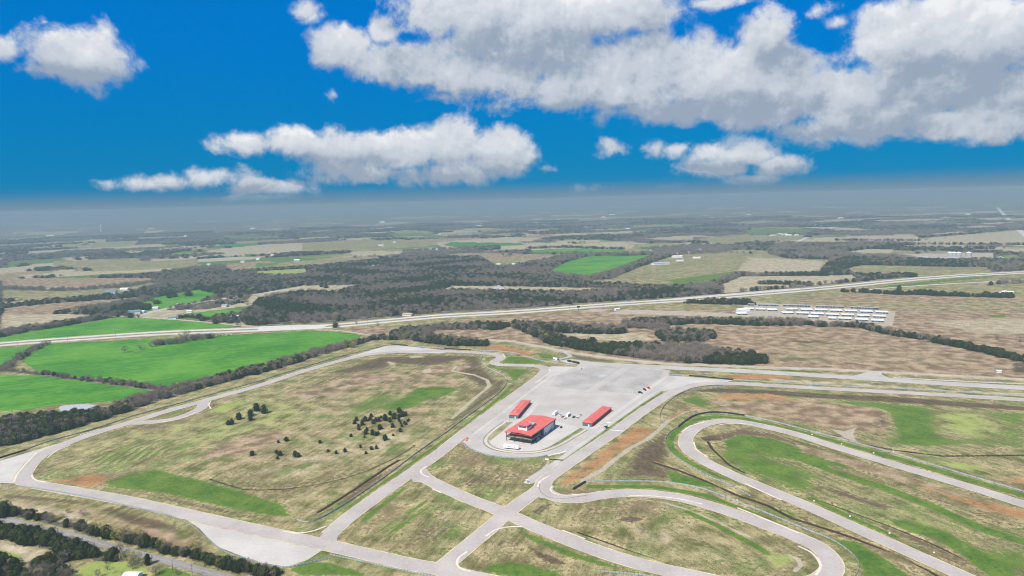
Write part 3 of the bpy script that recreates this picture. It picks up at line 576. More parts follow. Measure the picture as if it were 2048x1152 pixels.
# verges of mown dry grass, then paving
ribbon('highway_verge', HWY, 58, M_MED, 'mown verge and median of the highway')
sheet('pavement', [(1105, 733), (1150, 734), (1182, 724), (1262, 730), (1340, 741), (1337, 751), (1357, 758), (1325, 782), (1275, 815), (1210, 862), (1130, 920), (1094, 952), (1062, 968), (1058, 962), (1090, 935), (1132, 905), (1112, 909), (1075, 915), (1025, 917), (975, 911), (950, 903), (932, 889), (926, 884), (940, 866), (985, 833), (1040, 790), (1088, 753), (1100, 744)], M_PAD, 'pale paddock paving around the red roofed buildings')
for pts, lab in (([(1100, 772), (1115, 751), (1144, 744.5), (1170, 736), (1182, 729), (1247, 733), (1177, 778.5), (1165, 780)], 'darker gravel lot by the entry road'),
                 ([(1194, 779), (1262, 737), (1327, 742), (1321, 756), (1297, 771), (1275, 789), (1199, 782)], 'darker gravel lot by the three parked cars')):
    sheet('gravel_lot', pts, M_GRAVEL, lab, .6)
sheet('puddle', [(1195, 753), (1203, 749), (1214, 749), (1211, 753), (1200, 755)], M_WATER, 'shallow puddle on the gravel lot', smooth=True)
for pts, lab in (([(-60, 948), (-60, 936), (0, 922), (90, 895), (150, 877), (100, 905), (60, 945), (40, 962), (28, 967), (0, 966)], 'pale paved run-off outside the sharp corner'),
                 ([(355, 1031), (400, 1041), (512, 1068), (645, 1100), (617, 1119), (575, 1134), (524, 1126), (500, 1119), (437, 1094), (415, 1075), (398, 1056), (375, 1041)], 'pale paved run-off beside the foreground straight'),
                 ([(690, 716), (768, 693), (795, 691), (850, 696), (905, 703), (880, 707), (762, 705)], 'pale paved run-off at the top corner'),
                 ([(1337, 751), (1379, 754), (1465, 761), (1440, 768), (1386, 771), (1326, 783), (1322, 781), (1355, 758)], 'pale paved run-off below the black tyre wall'),
                 ([(1092, 737), (1104, 732.5), (1150, 734), (1115, 750), (1086, 755)], 'pale paved run-off at the paddock entry')):
    sheet('run_off', pts, M_CONC, lab)
sheet('apron', [(1012, 858), (990, 872), (982, 880), (984, 888), (1000, 897), (1040, 902.5), (1080, 899.5), (1100, 892), (1125, 877), (1158, 856), (1122, 846), (1075, 835), (1040, 838)], M_CONC, 'bright concrete apron round the main building', smooth=True)
sheet('verge', [(1020, 848), (1032, 842), (1012, 846), (988, 866), (977, 879), (981, 881), (1000, 867)], M_MED, 'dry grass island beside the main building')
sheet('verge', [(1098, 894), (1127, 877), (1160, 856), (1171, 859), (1142, 877), (1108, 894), (1080, 901)], M_GREENV, 'olive grass island between apron and pit lane')
ring = [(1016, 840), (985, 863), (973, 876), (972, 885), (981, 894), (1000, 900.5), (1040, 905.5), (1080, 903), (1112, 893), (1150, 872), (1172, 859)]
ribbon('verge', ring, 5.6, M_MED, 'grass margin around the curved service lane', stepm=2)
ribbon('path', ring, 2.8, M_CONC, 'curved pale service lane around the main building', stepm=2)
ribbon('verge', [(1100, 944), (1128, 922), (1170, 892), (1210, 862.5), (1240, 841), (1290, 806), (1326, 783)], 2.6, M_GREENV, 'thin grass strip between pit lane and track', off=.3)
ribbon('pavement', [(1186, 858), (1230, 827), (1275, 795), (1333, 753)], 5, M_CONC, 'pale concrete strip in front of the garages')
ribbon('pavement', [(1110, 926), (1160, 890), (1208, 857), (1250, 827), (1300, 792), (1355, 758.5)], 3.2, M_CONC, 'pale concrete pit wall strip')
ribbon('pavement', [(1008, 842), (1036, 843), (1075, 808)], 4.5, M_CONC, 'pale concrete strip around the first garages')
ribbon('pavement', [(948, 868), (1010, 822), (1060, 783), (1108, 748)], 3.0, M_CONC, 'pale concrete edge of the paddock lane')
ribbon('pavement', [(1176, 785), (1220, 757), (1262, 731)], 7.5, M_PAD, 'paved lane between the two gravel lots')
ribbon('road', ACCESS, 7.5, M_DIRT, 'pale access road behind the paddock')
ribbon('road', STRIP, 19, M_PAD, 'wide grey service strip beyond the track')
ribbon('pavement', [(1786, 755.5), (1911, 762), (2048, 768), (2200, 776)], 4, M_CONC, 'white concrete edge of the service strip')
sheet('pavement', [(1705, 752), (1730, 746), (1740, 742), (1760, 743), (1765, 750), (1780, 757)], M_PAD, 'paved link between access road and service strip')
ribbon('road', [(1108, 722), (1120, 718), (1140, 713), (1128, 704)], 6, M_PAD, 'short entry road to the paddock')
sheet('pavement', [(1118, 722), (1140, 718), (1185, 724), (1175, 733), (1150, 735), (1158, 728), (1135, 727)], M_PAD, 'paved paddock entry')
ribbon('road', CROAD, 6.2, M_ROAD, 'narrow grey country road in the corner')
ribbon('road_marking', CROAD, .22, mat('yellow_line', vary((.5, .38, .12), .3, .1, 2), .8), 'faded centre line of the country road')
ribbon('road', FARM, 6, M_DIRT, 'pale farm road to the highway')
ribbon('road', AIRST, 22, M_DIRT, 'pale unpaved airstrip beyond the green fields')
ribbon('road', [(629, 659), (687, 662.5), (737, 670), (775, 676)], 5, M_DIRT, 'dirt track along the wheat field')
for s, lab in ((1, 'far carriageway of the pale highway'), (-1, 'near carriageway of the pale highway')): ribbon('highway', HWY, 14.5, M_HWY, lab, off=s*14)
sheet('highway', [(520, 653), (600, 650), (660, 650), (640, 657), (560, 661), (515, 660)], M_HWY, 'paved highway junction beside the wheat field')
ribbon('road', FRONT, 8, M_HWY, 'frontage road beside the highway')
ribbon('road', [(1310, 601), (1424, 591), (1536, 582), (1600, 577)], 8, M_HWY, 'slip road beside the highway')
ribbon('road', [(1590, 486), (1598, 482), (1658, 457), (1690, 445)], 14, M_HWY, 'far straight road climbing between fields')
ribbon('road', [(2075, 490), (2048, 468), (2021, 442), (2001, 422), (1995, 415)], 26, M_HWY, 'far straight road near the horizon')
# circuit
ZV = nz(); 
for nm, r, w in (('outer loop', LOOP, TRK_W), ('inner circuit', CROSS, TRK_W), ('cross link', LINK1, TRK_W), ('chicane', CHIC, 11), ('hairpin loop', HAIR, 11.5)):
    ribbon('track_edge', r, w+1.5, M_EDGE, 'dry yellow margin of the '+nm)
for nm, r, w in (('outer loop', LOOP, TRK_W), ('inner circuit', CROSS, TRK_W), ('cross link', LINK1, TRK_W), ('chicane', CHIC, 11), ('hairpin loop', HAIR, 11.5)):
    ribbon('track', r, w, M_TRACK, 'worn pinkish asphalt of the '+nm)
sheet('track', [(640, 1074), (655, 1058), (690, 1050), (680, 1062), (672, 1086), (664, 1090)], M_TRACK, 'asphalt fillet where the loops join')
sheet('track', [(818, 950), (842, 932), (848, 950), (868, 962), (850, 966), (826, 964)], M_TRACK, 'asphalt fillet at the pit straight end')
sheet('track', [(1064, 990), (1072, 968), (1090, 952), (1108, 975), (1098, 990), (1086, 998)], M_TRACK, 'asphalt fillet at the tight bend')
ribbon('path', [(1053, 968), (1066, 955), (1084, 944), (1100, 930)], 6, M_PAD, 'worn paved pit exit beside the bend')
for i, pts in enumerate([
    [(64, 950), (66, 956), (73, 961), (92, 965)], [(95, 916), (112, 903), (140, 891)], [(566, 1063), (594, 1067), (624, 1063), (652, 1053)], [(853, 933), (842, 941), (844, 949), (859, 955)],
    [(864, 978), (883, 986.5)], [(972, 1073), (992, 1060), (1024, 1054), (1044, 1054)], [(934, 1104), (918, 1116), (914, 1129), (922, 1138), (942, 1144)], [(1104, 973), (1101, 981), (1111, 988), (1131, 991), (1171, 988)],
    [(1124, 1061), (1171, 1079)], [(1259, 992), (1311, 993), (1361, 999), (1405, 1009)], [(1474, 1016), (1536, 1041), (1598, 1067)], [(1596, 1093), (1621, 1105), (1636, 1121), (1641, 1134), (1632, 1151)],
    [(1387, 884), (1393, 899), (1416, 916)], [(1440, 850), (1455, 848), (1480, 847.5), (1505, 850)], [(1364, 864), (1378, 854), (1392, 849), (1411, 844)], [(1489, 967), (1536, 989), (1563, 1001)],
    [(422, 802), (418, 810), (422, 818)], [(394, 824), (362, 837), (325, 845)], [(160, 870), (200, 858)], [(1098, 738), (1100, 743), (1090, 752), (1070, 767)], [(28, 965), (34, 950), (60, 920), (75, 905)], [(985, 705), (1003, 707), (1010, 714)], [(1100, 952), (1082, 962), (1075, 975)]]):
    ribbon('kerb', pts, 1.5, M_KERB, 'pale painted kerb at a track bend', stepm=2)
ribbon('road_marking', [(1221, 860.5), (1247, 863)], 1.5, M_WHITE, 'white start line across the pit straight', stepm=2)
ribbon('skid_mark', [(1075, 968), (1078, 985), (1098, 997), (1130, 999), (1180, 992)], .7, M_ROAD, 'dark rubber line through the tight bend', off=1.5, stepm=2)

# ------------------------------------------------------------------ trees
def leaves(rng, pts, size, up=0.0):
    V = []; F = []
    for q in pts:
        d = Vector(rng.normal(size=3)); d.normalize(); e = d.orthogonal().normalized(); g = d.cross(e); s = size*rng.uniform(.6, 1.4); k = len(V)
        c = Vector(q); V += [c+e*s, c-e*s*.5+g*s*.8, c-e*s*.5-g*s*.8]; F.append((k, k+1, k+2))
    return V, F
def jun_parts(seed, n=260, wide=.40):
    g = np.random.default_rng(seed); b = B()
    prof = lambda z: wide*max(.02, 1-abs((z-.36)/.66)**2.1)**.62*(1 if z < .6 else 1-.35*(z-.6))
    ph = g.uniform(0, 6, 4)
    lump = lambda a, z: 1+.16*math.sin(2*a+ph[0]+4*z)+.13*math.sin(3*a+ph[1]-7*z)+.08*math.sin(5*a+ph[2]+9*z)
    zs = [0.05, .18, .34, .5, .66, .8, .92]
    nn = 9; V = [(prof(z)*.74*lump(2*PI*k/nn, z)*math.cos(2*PI*k/nn), prof(z)*.74*lump(2*PI*k/nn, z)*math.sin(2*PI*k/nn), z) for z in zs for k in range(nn)]
    F = [(j*nn+k, j*nn+(k+1) % nn, (j+1)*nn+(k+1) % nn, (j+1)*nn+k) for j in range(len(zs)-1) for k in range(nn)]+[tuple(range(nn))[::-1], tuple(range((len(zs)-1)*nn, len(zs)*nn))]
    b.add(V, F)
    pts = []
    for _ in range(n):
        z = g.beta(1.3, 1.7)*.95+.04; a = g.uniform(0, 2*PI); r = prof(z)*lump(a, z)*g.uniform(.72, 1.28)
        pts.append((r*math.cos(a), r*math.sin(a), z))
    b.add(*leaves(g, pts, .052)); b.add(*leaves(g, [(0, 0, .97), (.01, .01, .93), (-.02, 0, .9)], .05))
    t = B().tube((0, 0, -.02), (0, 0, .2), .035, .02, 5)
    return b, t
def bare_parts(seed, n=300, bud=0, spread=.36):
    g = np.random.default_rng(seed); t = B(); b = B()
    t.tube((0, 0, -.02), (0, 0, .28), .022, .016, 5)
    tips = []
    for k in range(8):
        a = 2*PI*k/8+g.uniform(-.3, .3); r = spread*g.uniform(.35, .9); z = g.uniform(.55, .92)
        z0 = g.uniform(.14, .3); m = (r*.5*math.cos(a+.2), r*.5*math.sin(a+.2), z0+(z-z0)*.5); e = (r*math.cos(a), r*math.sin(a), z)
        t.tube((0, 0, z0), m, .012, .008, 4); t.tube(m, e, .008, .003, 4); tips += [m, e]
    ph = g.uniform(0, 6, 3); V = []; F = []
    for _ in range(n):
        d = Vector(g.normal(size=3)); d.normalize(); rad = g.uniform(.25, 1)**.5; a = math.atan2(d.y, d.x)
        L = 1+.18*math.sin(2*a+ph[0])+.14*math.sin(3*a+ph[1]+3*d.z)
        c = Vector((d.x*spread*rad*L, d.y*spread*rad*L, .54+d.z*.42*rad))
        if c.z < .12: c.z = .12+g.uniform(0, .2)
        o = Vector((c.x, c.y, (c.z-.3)*1.1)); o.normalize(); o = (o+Vector(g.normal(size=3))*.35+Vector((0, 0, .35))).normalized()
        s = o.cross(Vector(g.normal(size=3))).normalized(); l = g.uniform(.05, .12); w = g.uniform(.006, .014); k = len(V)
        V += [c-o*l-s*w, c-o*l+s*w, c+o*l]; F.append((k, k+1, k+2))
    b.add(V, F, 0)
    if bud:
        pts = []
        for _ in range(bud):
            d = Vector(g.normal(size=3)); d.normalize(); rad = g.uniform(.4, 1)**.5
            pts.append((d.x*spread*rad, d.y*spread*rad, max(.1, .54+d.z*.42*rad)))
        b.add(*leaves(g, pts, .042), 1)
    return b, t
SPEC = {'juniper_tree': [(jun_parts(s, 380, w), M_JUN) for s, w in ((1, .44), (2, .50), (3, .40), (4, .54))],
        'bare_tree': [(bare_parts(s, n, 0, w), M_TWIG) for s, n, w in ((11, 300, .38), (12, 340, .44), (13, 260, .34), (14, 320, .48))],
        'budding_tree': [(bare_parts(s, 200, 260, w), M_TWIG) for s, w in ((21, .42), (22, .48), (23, .38))]}
TPL = {}
for kname, lst in SPEC.items():
    TPL[kname] = []
    for (cb, tb), m in lst:
        full = B(); full.add(cb.V, cb.F); full.I = list(cb.I); full.add(tb.V, tb.F, 2)
        TPL[kname].append((full.me(kname, [m, M_BUD, M_BARK]), cb.me('crown', [m, M_BUD]), tb.me('trunk', M_BARK)))
CATS = {'juniper_tree': 'juniper', 'bare_tree': 'bare tree', 'budding_tree': 'budding tree'}
def tree(kind, x, y, hgt, wid, label, group, parts, i=None, rz=None):
    i = random.randrange(len(TPL[kind])) if i is None else i; full, cr, tr = TPL[kind][i % len(TPL[kind])]
    rz = random.uniform(0, 6.28) if rz is None else rz
    if parts:
        o = thing(kind, label, CATS[kind], (x, y, 0), rz, group)
        for nm, me in (('crown', cr), ('trunk', tr)): obj(nm, me, o)
    else: o = tag(obj(kind, full, None, (x, y, 0), rz), label, CATS[kind], group)
    o.scale = (wid, wid, hgt); return o
def project(x, y, z):
    v = np.array([x, y, z-CH]); k = FPX/v.dot(fw); return 1024+v.dot(rt)*k, 576-v.dot(up)*k
# junipers dotted over the infield, one by one
JUN = []
for x, y, w in [(365, 505, 110), (310, 610, 110), (650, 520, 140), (835, 385, 100), (810, 490, 105), (1155, 430, 80), (900, 600, 110), (990, 530, 115), (1080, 530, 115), (1290, 500, 170), (1445, 330, 115), (1440, 550, 120), (1560, 455, 150), (1600, 360, 90), (1735, 240, 130), (1935, 340, 110), (1730, 400, 110), (1830, 370, 130), (1730, 525, 100), (1780, 600, 70), (1815, 700, 75), (1900, 600, 90), (1945, 635, 80), (2000, 540, 70), (2045, 500, 60), (1525, 720, 110), (1770, 860, 110), (1540, 990, 60), (1285, 1130, 145), (430, 700, 85), (445, 800, 90), (550, 650, 145), (700, 830, 90), (655, 940, 110), (625, 1045, 60), (880, 960, 140), (990, 985, 110), (1065, 940, 90), (190, 1020, 85), (1110, 780, 130), (1180, 770, 60)]:
    JUN.append((690+x/16, 810+y/16, w/16, 0))
for x, y, w in [(195, 410, 60), (585, 375, 50), (640, 415, 62), (600, 465, 42), (885, 430, 75), (930, 435, 65), (615, 210, 42), (740, 180, 54), (1280, 215, 42), (1410, 355, 38), (1540, 385, 48), (1680, 355, 52), (1930, 285, 38), (2015, 385, 38)]:
    JUN.append((480+x/8, 860+y/8, w/8, 1))
JUN += [(743, 900, 6.5, 1), (753, 898, 6.5, 1), (457, 850, 7.5, 2), (464, 849, 8, 2), (478, 839, 10, 2), (501, 832, 9, 2), (501, 841, 8.5, 2), (513, 822, 11, 2), (528, 827, 13, 2)]
for x, y, w, g in JUN:
    gx, gy = G(x, y); mpp = math.hypot(gx, gy, CH)/FPX; wd = w*mpp
    size = 'large' if w > 8 else 'small' if w < 6 else 'middling'
    lab = size+(' dark round juniper in the dense group below the green swale', ' dark juniper standing alone on the tan infield slope', ' dark juniper in the knot of trees near the chicane')[g]
    tree('juniper_tree', gx, gy, wd*random.uniform(1.2, 1.5), wd*1.16, lab, ('junipers below the green swale', 'lone junipers on the tan infield slope', 'junipers near the chicane')[g], True)
# explicit trees near the corner and on the fields
for kind, x, y, h, w, lab in [
    ('budding_tree', 289, 1094, 5, 7, 'yellow-green budding shrub above the dark roadside belt'), ('budding_tree', 281, 1068, 4, 6, 'small yellow-green shrub in the roadside brambles'), ('budding_tree', 239, 1066, 4, 6, 'yellowish shrub at the upper edge of the roadside belt'),
    ('budding_tree', 318, 1086, 4, 6, 'lime shrub beside the dark junipers'), ('budding_tree', 384, 1092, 5, 8, 'broad lime shrub below the curved guardrail'), ('budding_tree', 392, 1100, 4, 6, 'tawny lime shrub beside the paved run-off'),
    ('budding_tree', 268, 1128, 9, 10, 'tall yellowish budding tree on the lawn by the road'), ('budding_tree', 252, 1120, 7, 8, 'ochre budding tree beside the lone conifer'), ('budding_tree', 122, 1036, 3.5, 7, 'ochre shrub on the bank above the country road'), ('budding_tree', 136, 1026, 3.5, 5, 'fresh green shrub on the bank above the road'),
    ('bare_tree', 265, 1138, 7, 7, 'bare twisted tree on the lawn'), ('bare_tree', 312, 1150, 7, 7, 'bare reddish tree by the roadside lawn'), ('bare_tree', 196, 1155, 6, 6, 'bare pale tree at the lawn edge'), ('bare_tree', 215, 1140, 4.5, 4, 'thin bare sapling on the bright lawn'), ('bare_tree', 354, 1150, 4.5, 4, 'thin bare sapling beside the street lamp'),
    ('bare_tree', 240, 1108, 8, 7, 'bare tree beside the country road bend'), ('bare_tree', 188, 1102, 7, 3.5, 'slender bare tree standing over the country road'), ('bare_tree', 104, 1042, 7, 6, 'tall bare tree on the bank above the country road'), ('bare_tree', 166, 1030, 5, 8, 'broad bare bush among the brambles'),
    ('juniper_tree', 227, 1120, 9, 7.5, 'tall lone dark conifer beside the country road'), ('juniper_tree', 296, 1130, 8, 4.5, 'slim dark conifer between the budding trees'), ('juniper_tree', 10, 1030, 11, 10, 'large dark conifer at the edge of the roadside belt'), ('juniper_tree', 6, 1034, 9, 9, 'broad dark conifer beside the largest roadside conifer'),
    ('bare_tree', 250, 705, 12, 12, 'lone bare tree standing in the wheat field'), ('bare_tree', 281, 699, 9, 16, 'wide bare thicket standing in the wheat field'), ('bare_tree', 302, 694, 10, 12, 'bare tree at the end of the field thicket'), ('bare_tree', 372, 680, 18, 24, 'tallest spreading bare tree of the field thicket'),
    ('juniper_tree', 377, 592, 14, 20, 'dark round tree alone on the strip field'), ('juniper_tree', 350, 594, 11, 17, 'dark tree of a pair on the strip field'), ('juniper_tree', 339, 596, 10, 13, 'smaller dark tree of the pair on the strip field'), ('juniper_tree', 314, 608, 10, 18, 'dark tree by the farmhouse field'), ('juniper_tree', 228, 622, 14, 18, 'dark tree at the hedgerow end near the farmhouse'),
    ('juniper_tree', 643, 574, 9, 10, 'dark tree on the pale field'), ('juniper_tree', 652, 576, 9, 14, 'dark wide tree on the pale field'), ('juniper_tree', 1798, 584, 16, 12, 'tall dark conifer by the frontage road'), ('bare_tree', 1994, 680, 9, 14, 'bare tree on the brown field beyond the tree line'), ('bare_tree', 2040, 684, 10, 14, 'bare greenish tree on the brown field'),
    ('juniper_tree', 671, 655, 10, 10, 'dark tree beside the highway junction'), ('budding_tree', 706, 695, 9, 16, 'rounded olive budding tree in the hedgerow by the wheat'), ('bare_tree', 713, 651, 10, 7, 'thin bare tree by the highway'), ('bare_tree', 756, 655, 10, 10, 'bare roadside tree below the highway'), ('juniper_tree', 1184, 690, 13, 17, 'largest dark round conifer in the paddock wood')]:
    tree(kind, *G(x, y), h, w, lab, None, y > 1000)

# scatter over the surveyed woods, then over the default woodland
def inpoly(X, Y, pts): return mask((0, 'p', pts, .01, 1.0), X, Y) > .5
PT = []      # x, y, kind, height, width, region
for ri, (pts, w, jun, bud, dens, hgt, desc) in enumerate(WOODS):
    m = w or 0; lo = pts.min(0)-m; hi = pts.max(0)+m
    dist = np.hypot(*pts.mean(0)); unit = 13 if dist < 560 else 24 if dist < 1000 else 34 if dist < 1600 else 60
    n = int((hi-lo).prod()/unit*dens)
    x = RNG.uniform(lo[0], hi[0], n); y = RNG.uniform(lo[1], hi[1], n)
    ok = mask((0, 's', pts, .01, 1.0, w), x, y) > .5 if w else inpoly(x, y, pts)
    x = x[ok]; y = y[ok]; wd = cover(x, y)[CI['wood']]; ok = wd > .45; x = x[ok]; y = y[ok]
    # junipers keep together in drifts
    dr = np.sin(x*.021+1.3*np.sin(y*.017))+np.sin(y*.027+1.7*np.sin(x*.013)+ri)
    pj = np.clip(jun+.38*dr*(1-abs(2*jun-1)), 0, 1); u = RNG.random(len(x)); ub = RNG.random(len(x))
    sc = (.62+.6*RNG.random(len(x)))*(1 if dist < 1600 else 1.25)
    for a, b_, p, q, v, s in zip(x, y, pj, u, ub, sc):
        k = 'juniper_tree' if q < p else 'budding_tree' if v < bud else 'bare_tree'
        h = hgt*s*(.92 if k == 'juniper_tree' else 1.08); PT.append((a, b_, k, h, h*random.uniform(.85, 1.25), ri))
hp = np.array(far)
for r1, r2, unit, hs, ws in ((1080, 2700, 62, 1, 1.15), (2700, 7000, 210, 1.1, 1.9)):
    n = int(.72*(r2*r2-r1*r1)/unit); r = np.sqrt(RNG.uniform(r1*r1, r2*r2, n)); th = RNG.uniform(-.72, .72, n)
    x = r*np.sin(th); y = r*np.cos(th); Wt = cover(x, y)[CI['wood']]; yh = np.interp(x, hp[:, 0], hp[:, 1])
    ok = (Wt+.25*RNG.random(n) > .55) & (y > yh+45)
    for (pts, w, *_r) in WOODS:
        if w is None:
            j = np.nonzero(ok)[0]; ok[j[inpoly(x[j], y[j], pts)]] = False
    x = x[ok]; y = y[ok]; r = r[ok]
    dr = np.sin(x*.0061+1.3*np.sin(y*.0047))+np.sin(y*.0083+1.7*np.sin(x*.0039)); u = RNG.random(len(x))
    for a, b_, d, q in zip(x, y, dr, u):
        k = 'juniper_tree' if q < .17+.22*d else 'budding_tree' if q > .985 else 'bare_tree'
        h = 8.5*hs*random.uniform(.65, 1.3); PT.append((a, b_, k, h, h*ws*random.uniform(.85, 1.25), -1))
print('trees', len(PT))
REST = {k: [] for k in TPL}
PT.sort(key=lambda p: math.hypot(p[0], p[1])/p[3])
cnt = {k: 0 for k in TPL}; LIM = {'juniper_tree': 170, 'bare_tree': 225, 'budding_tree': 250}
WORD = {'juniper_tree': 'dark evergreen juniper ', 'bare_tree': 'leafless grey-brown tree ', 'budding_tree': 'yellow-green budding tree '}
for p in PT:
    x, y, k, h, w, ri = p
    if cnt[k] < LIM[k] and ri >= 0:
        sx, sy = project(x, y, h*.6)
        if -15 < sx < 2063 and sy < 1160:
            cnt[k] += 1; d = WOODS[ri][6]
            tree(k, x, y, h, w, WORD[k]+d, CATS[k]+'s '+d, math.hypot(x, y) < 620); continue
    REST[k].append(p)
SRC = {}
for k in TPL:
    c = bpy.data.collections.new('source_'+k); SRC[k] = c
    for i, (full, _a, _b) in enumerate(TPL[k]):
        o = bpy.data.objects.new('%s_source_%d' % (k, i), full); c.objects.link(o)
def scatter(name, k, pts, label):
    me = bpy.data.meshes.new(name); me.vertices.add(len(pts)); n = len(pts)
    me.vertices.foreach_set('co', np.array([(p[0], p[1], 0) for p in pts], np.float32).ravel())
    for nm, ty, key, val in (('idx', 'INT', 'value', RNG.integers(0, len(TPL[k]), n).astype(np.int32)),
                             ('rot', 'FLOAT_VECTOR', 'vector', np.stack([np.zeros(n), np.zeros(n), RNG.uniform(0, 6.28, n)], 1).astype(np.float32).ravel()),
                             ('scl', 'FLOAT_VECTOR', 'vector', np.array([(p[4], p[4], p[3]) for p in pts], np.float32).ravel())):
        me.attributes.new(nm, ty, 'POINT').data.foreach_set(key, val)
    o = tag(obj(name, me), label, kind='stuff')
    ng = bpy.data.node_groups.new(name, 'GeometryNodeTree'); ng.interface.new_socket('Geometry', in_out='INPUT', socket_type='NodeSocketGeometry'); ng.interface.new_socket('Geometry', in_out='OUTPUT', socket_type='NodeSocketGeometry')
    t = T(ng); gi = t.n('NodeGroupInput'); go = t.n('NodeGroupOutput'); ci = t.n('GeometryNodeCollectionInfo')
    ci.inputs['Collection'].default_value = SRC[k]; ci.inputs['Separate Children'].default_value = True; ci.inputs['Reset Children'].default_value = True
    def na(nm, ty): return t.n('GeometryNodeInputNamedAttribute', {0: nm}, data_type=ty).outputs[0]
    ip = t.n('GeometryNodeInstanceOnPoints', {'Points': gi.outputs[0], 'Instance': ci.outputs[0], 'Pick Instance': True, 'Instance Index': na('idx', 'INT'), 'Rotation': na('rot', 'FLOAT_VECTOR'), 'Scale': na('scl', 'FLOAT_VECTOR')})
    t.l.new(ip.outputs[0], go.inputs[0])
    o.modifiers.new('scatter', 'NODES').node_group = ng
scatter('juniper_woodland', 'juniper_tree', REST['juniper_tree'], 'dark evergreen part of the far mixed woodland')
scatter('bare_woodland', 'bare_tree', REST['bare_tree'], 'leafless grey-brown part of the far mixed woodland')
scatter('budding_woodland', 'budding_tree', REST['budding_tree'], 'scattered budding trees of the far mixed woodland')

# ------------------------------------------------------------------ barriers
RAILP = [(-.06, .12), (.02, .16), (.05, .34), (-.02, .44), (.05, .54), (.05, .64), (-.02, .74), (.05, .86), (.02, .94), (-.06, .98)]
POSTM = B().box(-.1, .1, -.12, .12, -.1, 1.12).me('post', M_POST)
def guardrail(pts, label, spacing=4.0, hmul=1.15):
    w = GP(pts); c = cat(w, 3.0); n = normals(c); o = thing('guardrail', label, 'guardrail', (*c[len(c)//2], 0), 0, 'steel guardrails around the circuit')
    base = c-c[len(c)//2]; V = []; m = len(RAILP)
    for q, nn in zip(base, n): V += [(q[0]+nn[0]*a*1.6, q[1]+nn[1]*a*1.6, z*hmul) for a, z in RAILP]
    F = [(i*m+j, i*m+j+1, (i+1)*m+j+1, (i+1)*m+j) for i in range(len(c)-1) for j in range(m-1)]
    F += [(i*m+m-1, i*m, (i+1)*m, (i+1)*m+m-1) for i in range(len(c)-1)]
    obj('rail', mesh('rail', V, F, M_RAIL), o)
    d = np.concatenate([[0], np.cumsum(np.linalg.norm(np.diff(base, axis=0), axis=1))]); L = d[-1]
    sp = np.arange(0, L, spacing); px_ = np.interp(sp, d, base[:, 0]); py_ = np.interp(sp, d, base[:, 1]); nx = np.interp(sp, d, n[:, 0]); ny = np.interp(sp, d, n[:, 1])
    idx = list(range(len(sp)))
    ab = [math.hypot(px_[i]+o.location.x, py_[i]+o.location.y) for i in idx]; order = sorted(idx, key=lambda i: ab[i])
    for i in order[:95]:
        p = obj('post', POSTM, o, (px_[i]-nx[i]*.2, py_[i]-ny[i]*.2, 0), math.atan2(ny[i], nx[i])); p.scale = (1, 1, hmul)
    if order[95:]:
        b = B()
        for i in order[95:]: b.box(px_[i]-nx[i]*.2-.1, px_[i]-nx[i]*.2+.1, py_[i]-ny[i]*.2-.12, py_[i]-ny[i]*.2+.12, -.1, 1.12*hmul)
        b.obj('post', M_POST, o)['kind'] = 'stuff'
    return o
for pts, lab, sp in (
    ([(52, 900.5), (87, 887), (200, 855), (262, 834), (375, 803), (512, 764.5), (612, 734), (687, 712), (772, 691.5)], 'long guardrail outside the outer loop beside the tree belt', 8),
    ([(-30, 964), (0, 971), (22, 978)], 'short guardrail below the paved corner run-off', 2.2),
    ([(36, 973), (125, 986), (225, 1006), (287, 1020), (350, 1036), (387, 1054), (412, 1076), (437, 1096), (462, 1110), (512, 1124), (524, 1129), (575, 1136), (612, 1128), (660, 1117)], 'curving guardrail around the foreground run-off', 2.2),
    ([(660, 1110), (712, 1121), (787, 1138), (850, 1151), (930, 1168)], 'guardrail below the foreground straight past the junction', 2.2),
    ([(593, 1040), (605, 1044), (617, 1045), (637, 1039), (687, 1011), (762, 960), (837, 904), (894, 864), (912, 850), (974, 805), (999, 785), (1013, 767), (1009, 753), (974, 735), (963, 722), (965, 712)], 'guardrail along the pit straight above the dark ditch', 6),
    ([(816, 691.5), (870, 696), (889, 697.5)], 'guardrail between the two black tyre walls', 6),
    ([(942, 700), (1024, 705.5), (1074, 719.5), (1110, 726), (1149, 731.5)], 'guardrail behind the esses', 6),
    ([(926, 889), (945, 900), (975, 910.5), (1025, 917), (1075, 915.5), (1095, 912)], 'bowed guardrail under the main building apron', 2.2),
    ([(1357, 854), (1339, 866.5), (1331, 884), (1339, 904), (1374, 929), (1411, 951), (1461, 971), (1501, 993)], 'guardrail round the outside of the hairpin', 4),
    ([(1489, 831.5), (1536, 841), (1618, 862), (1711, 886), (1811, 914), (1911, 944), (2048, 984), (2150, 1015)], 'long guardrail beside the upper hairpin straight', 6),
    ([(1171, 964), (1249, 963), (1311, 964), (1361, 969), (1411, 980), (1449, 994), (1486, 1009), (1536, 1028), (1611, 1059), (1661, 1079), (1686, 1094), (1711, 1116), (1718, 1134), (1711, 1152), (1690, 1172)], 'guardrail between the inner circuit and the long ditch', 5),
    ([(1321, 847), (1320, 830), (1329, 812), (1349, 795), (1374, 782.5), (1399, 777), (1449, 773)], 'dark curved guardrail inside the fast bend', 5),
    ([(1337, 749), (1360, 750.5), (1379, 752)], 'short guardrail at the paddock exit', 4),
    ([(1466, 759.5), (1536, 764), (1661, 771.5), (1786, 777), (1911, 784), (2048, 793), (2150, 799)], 'long guardrail beside the far straight', 8),
    ([(1194, 1143), (1274, 1150), (1340, 1160)], 'short guardrail on the green slope at the lower edge', 2.2)):
    guardrail(pts, lab, sp)
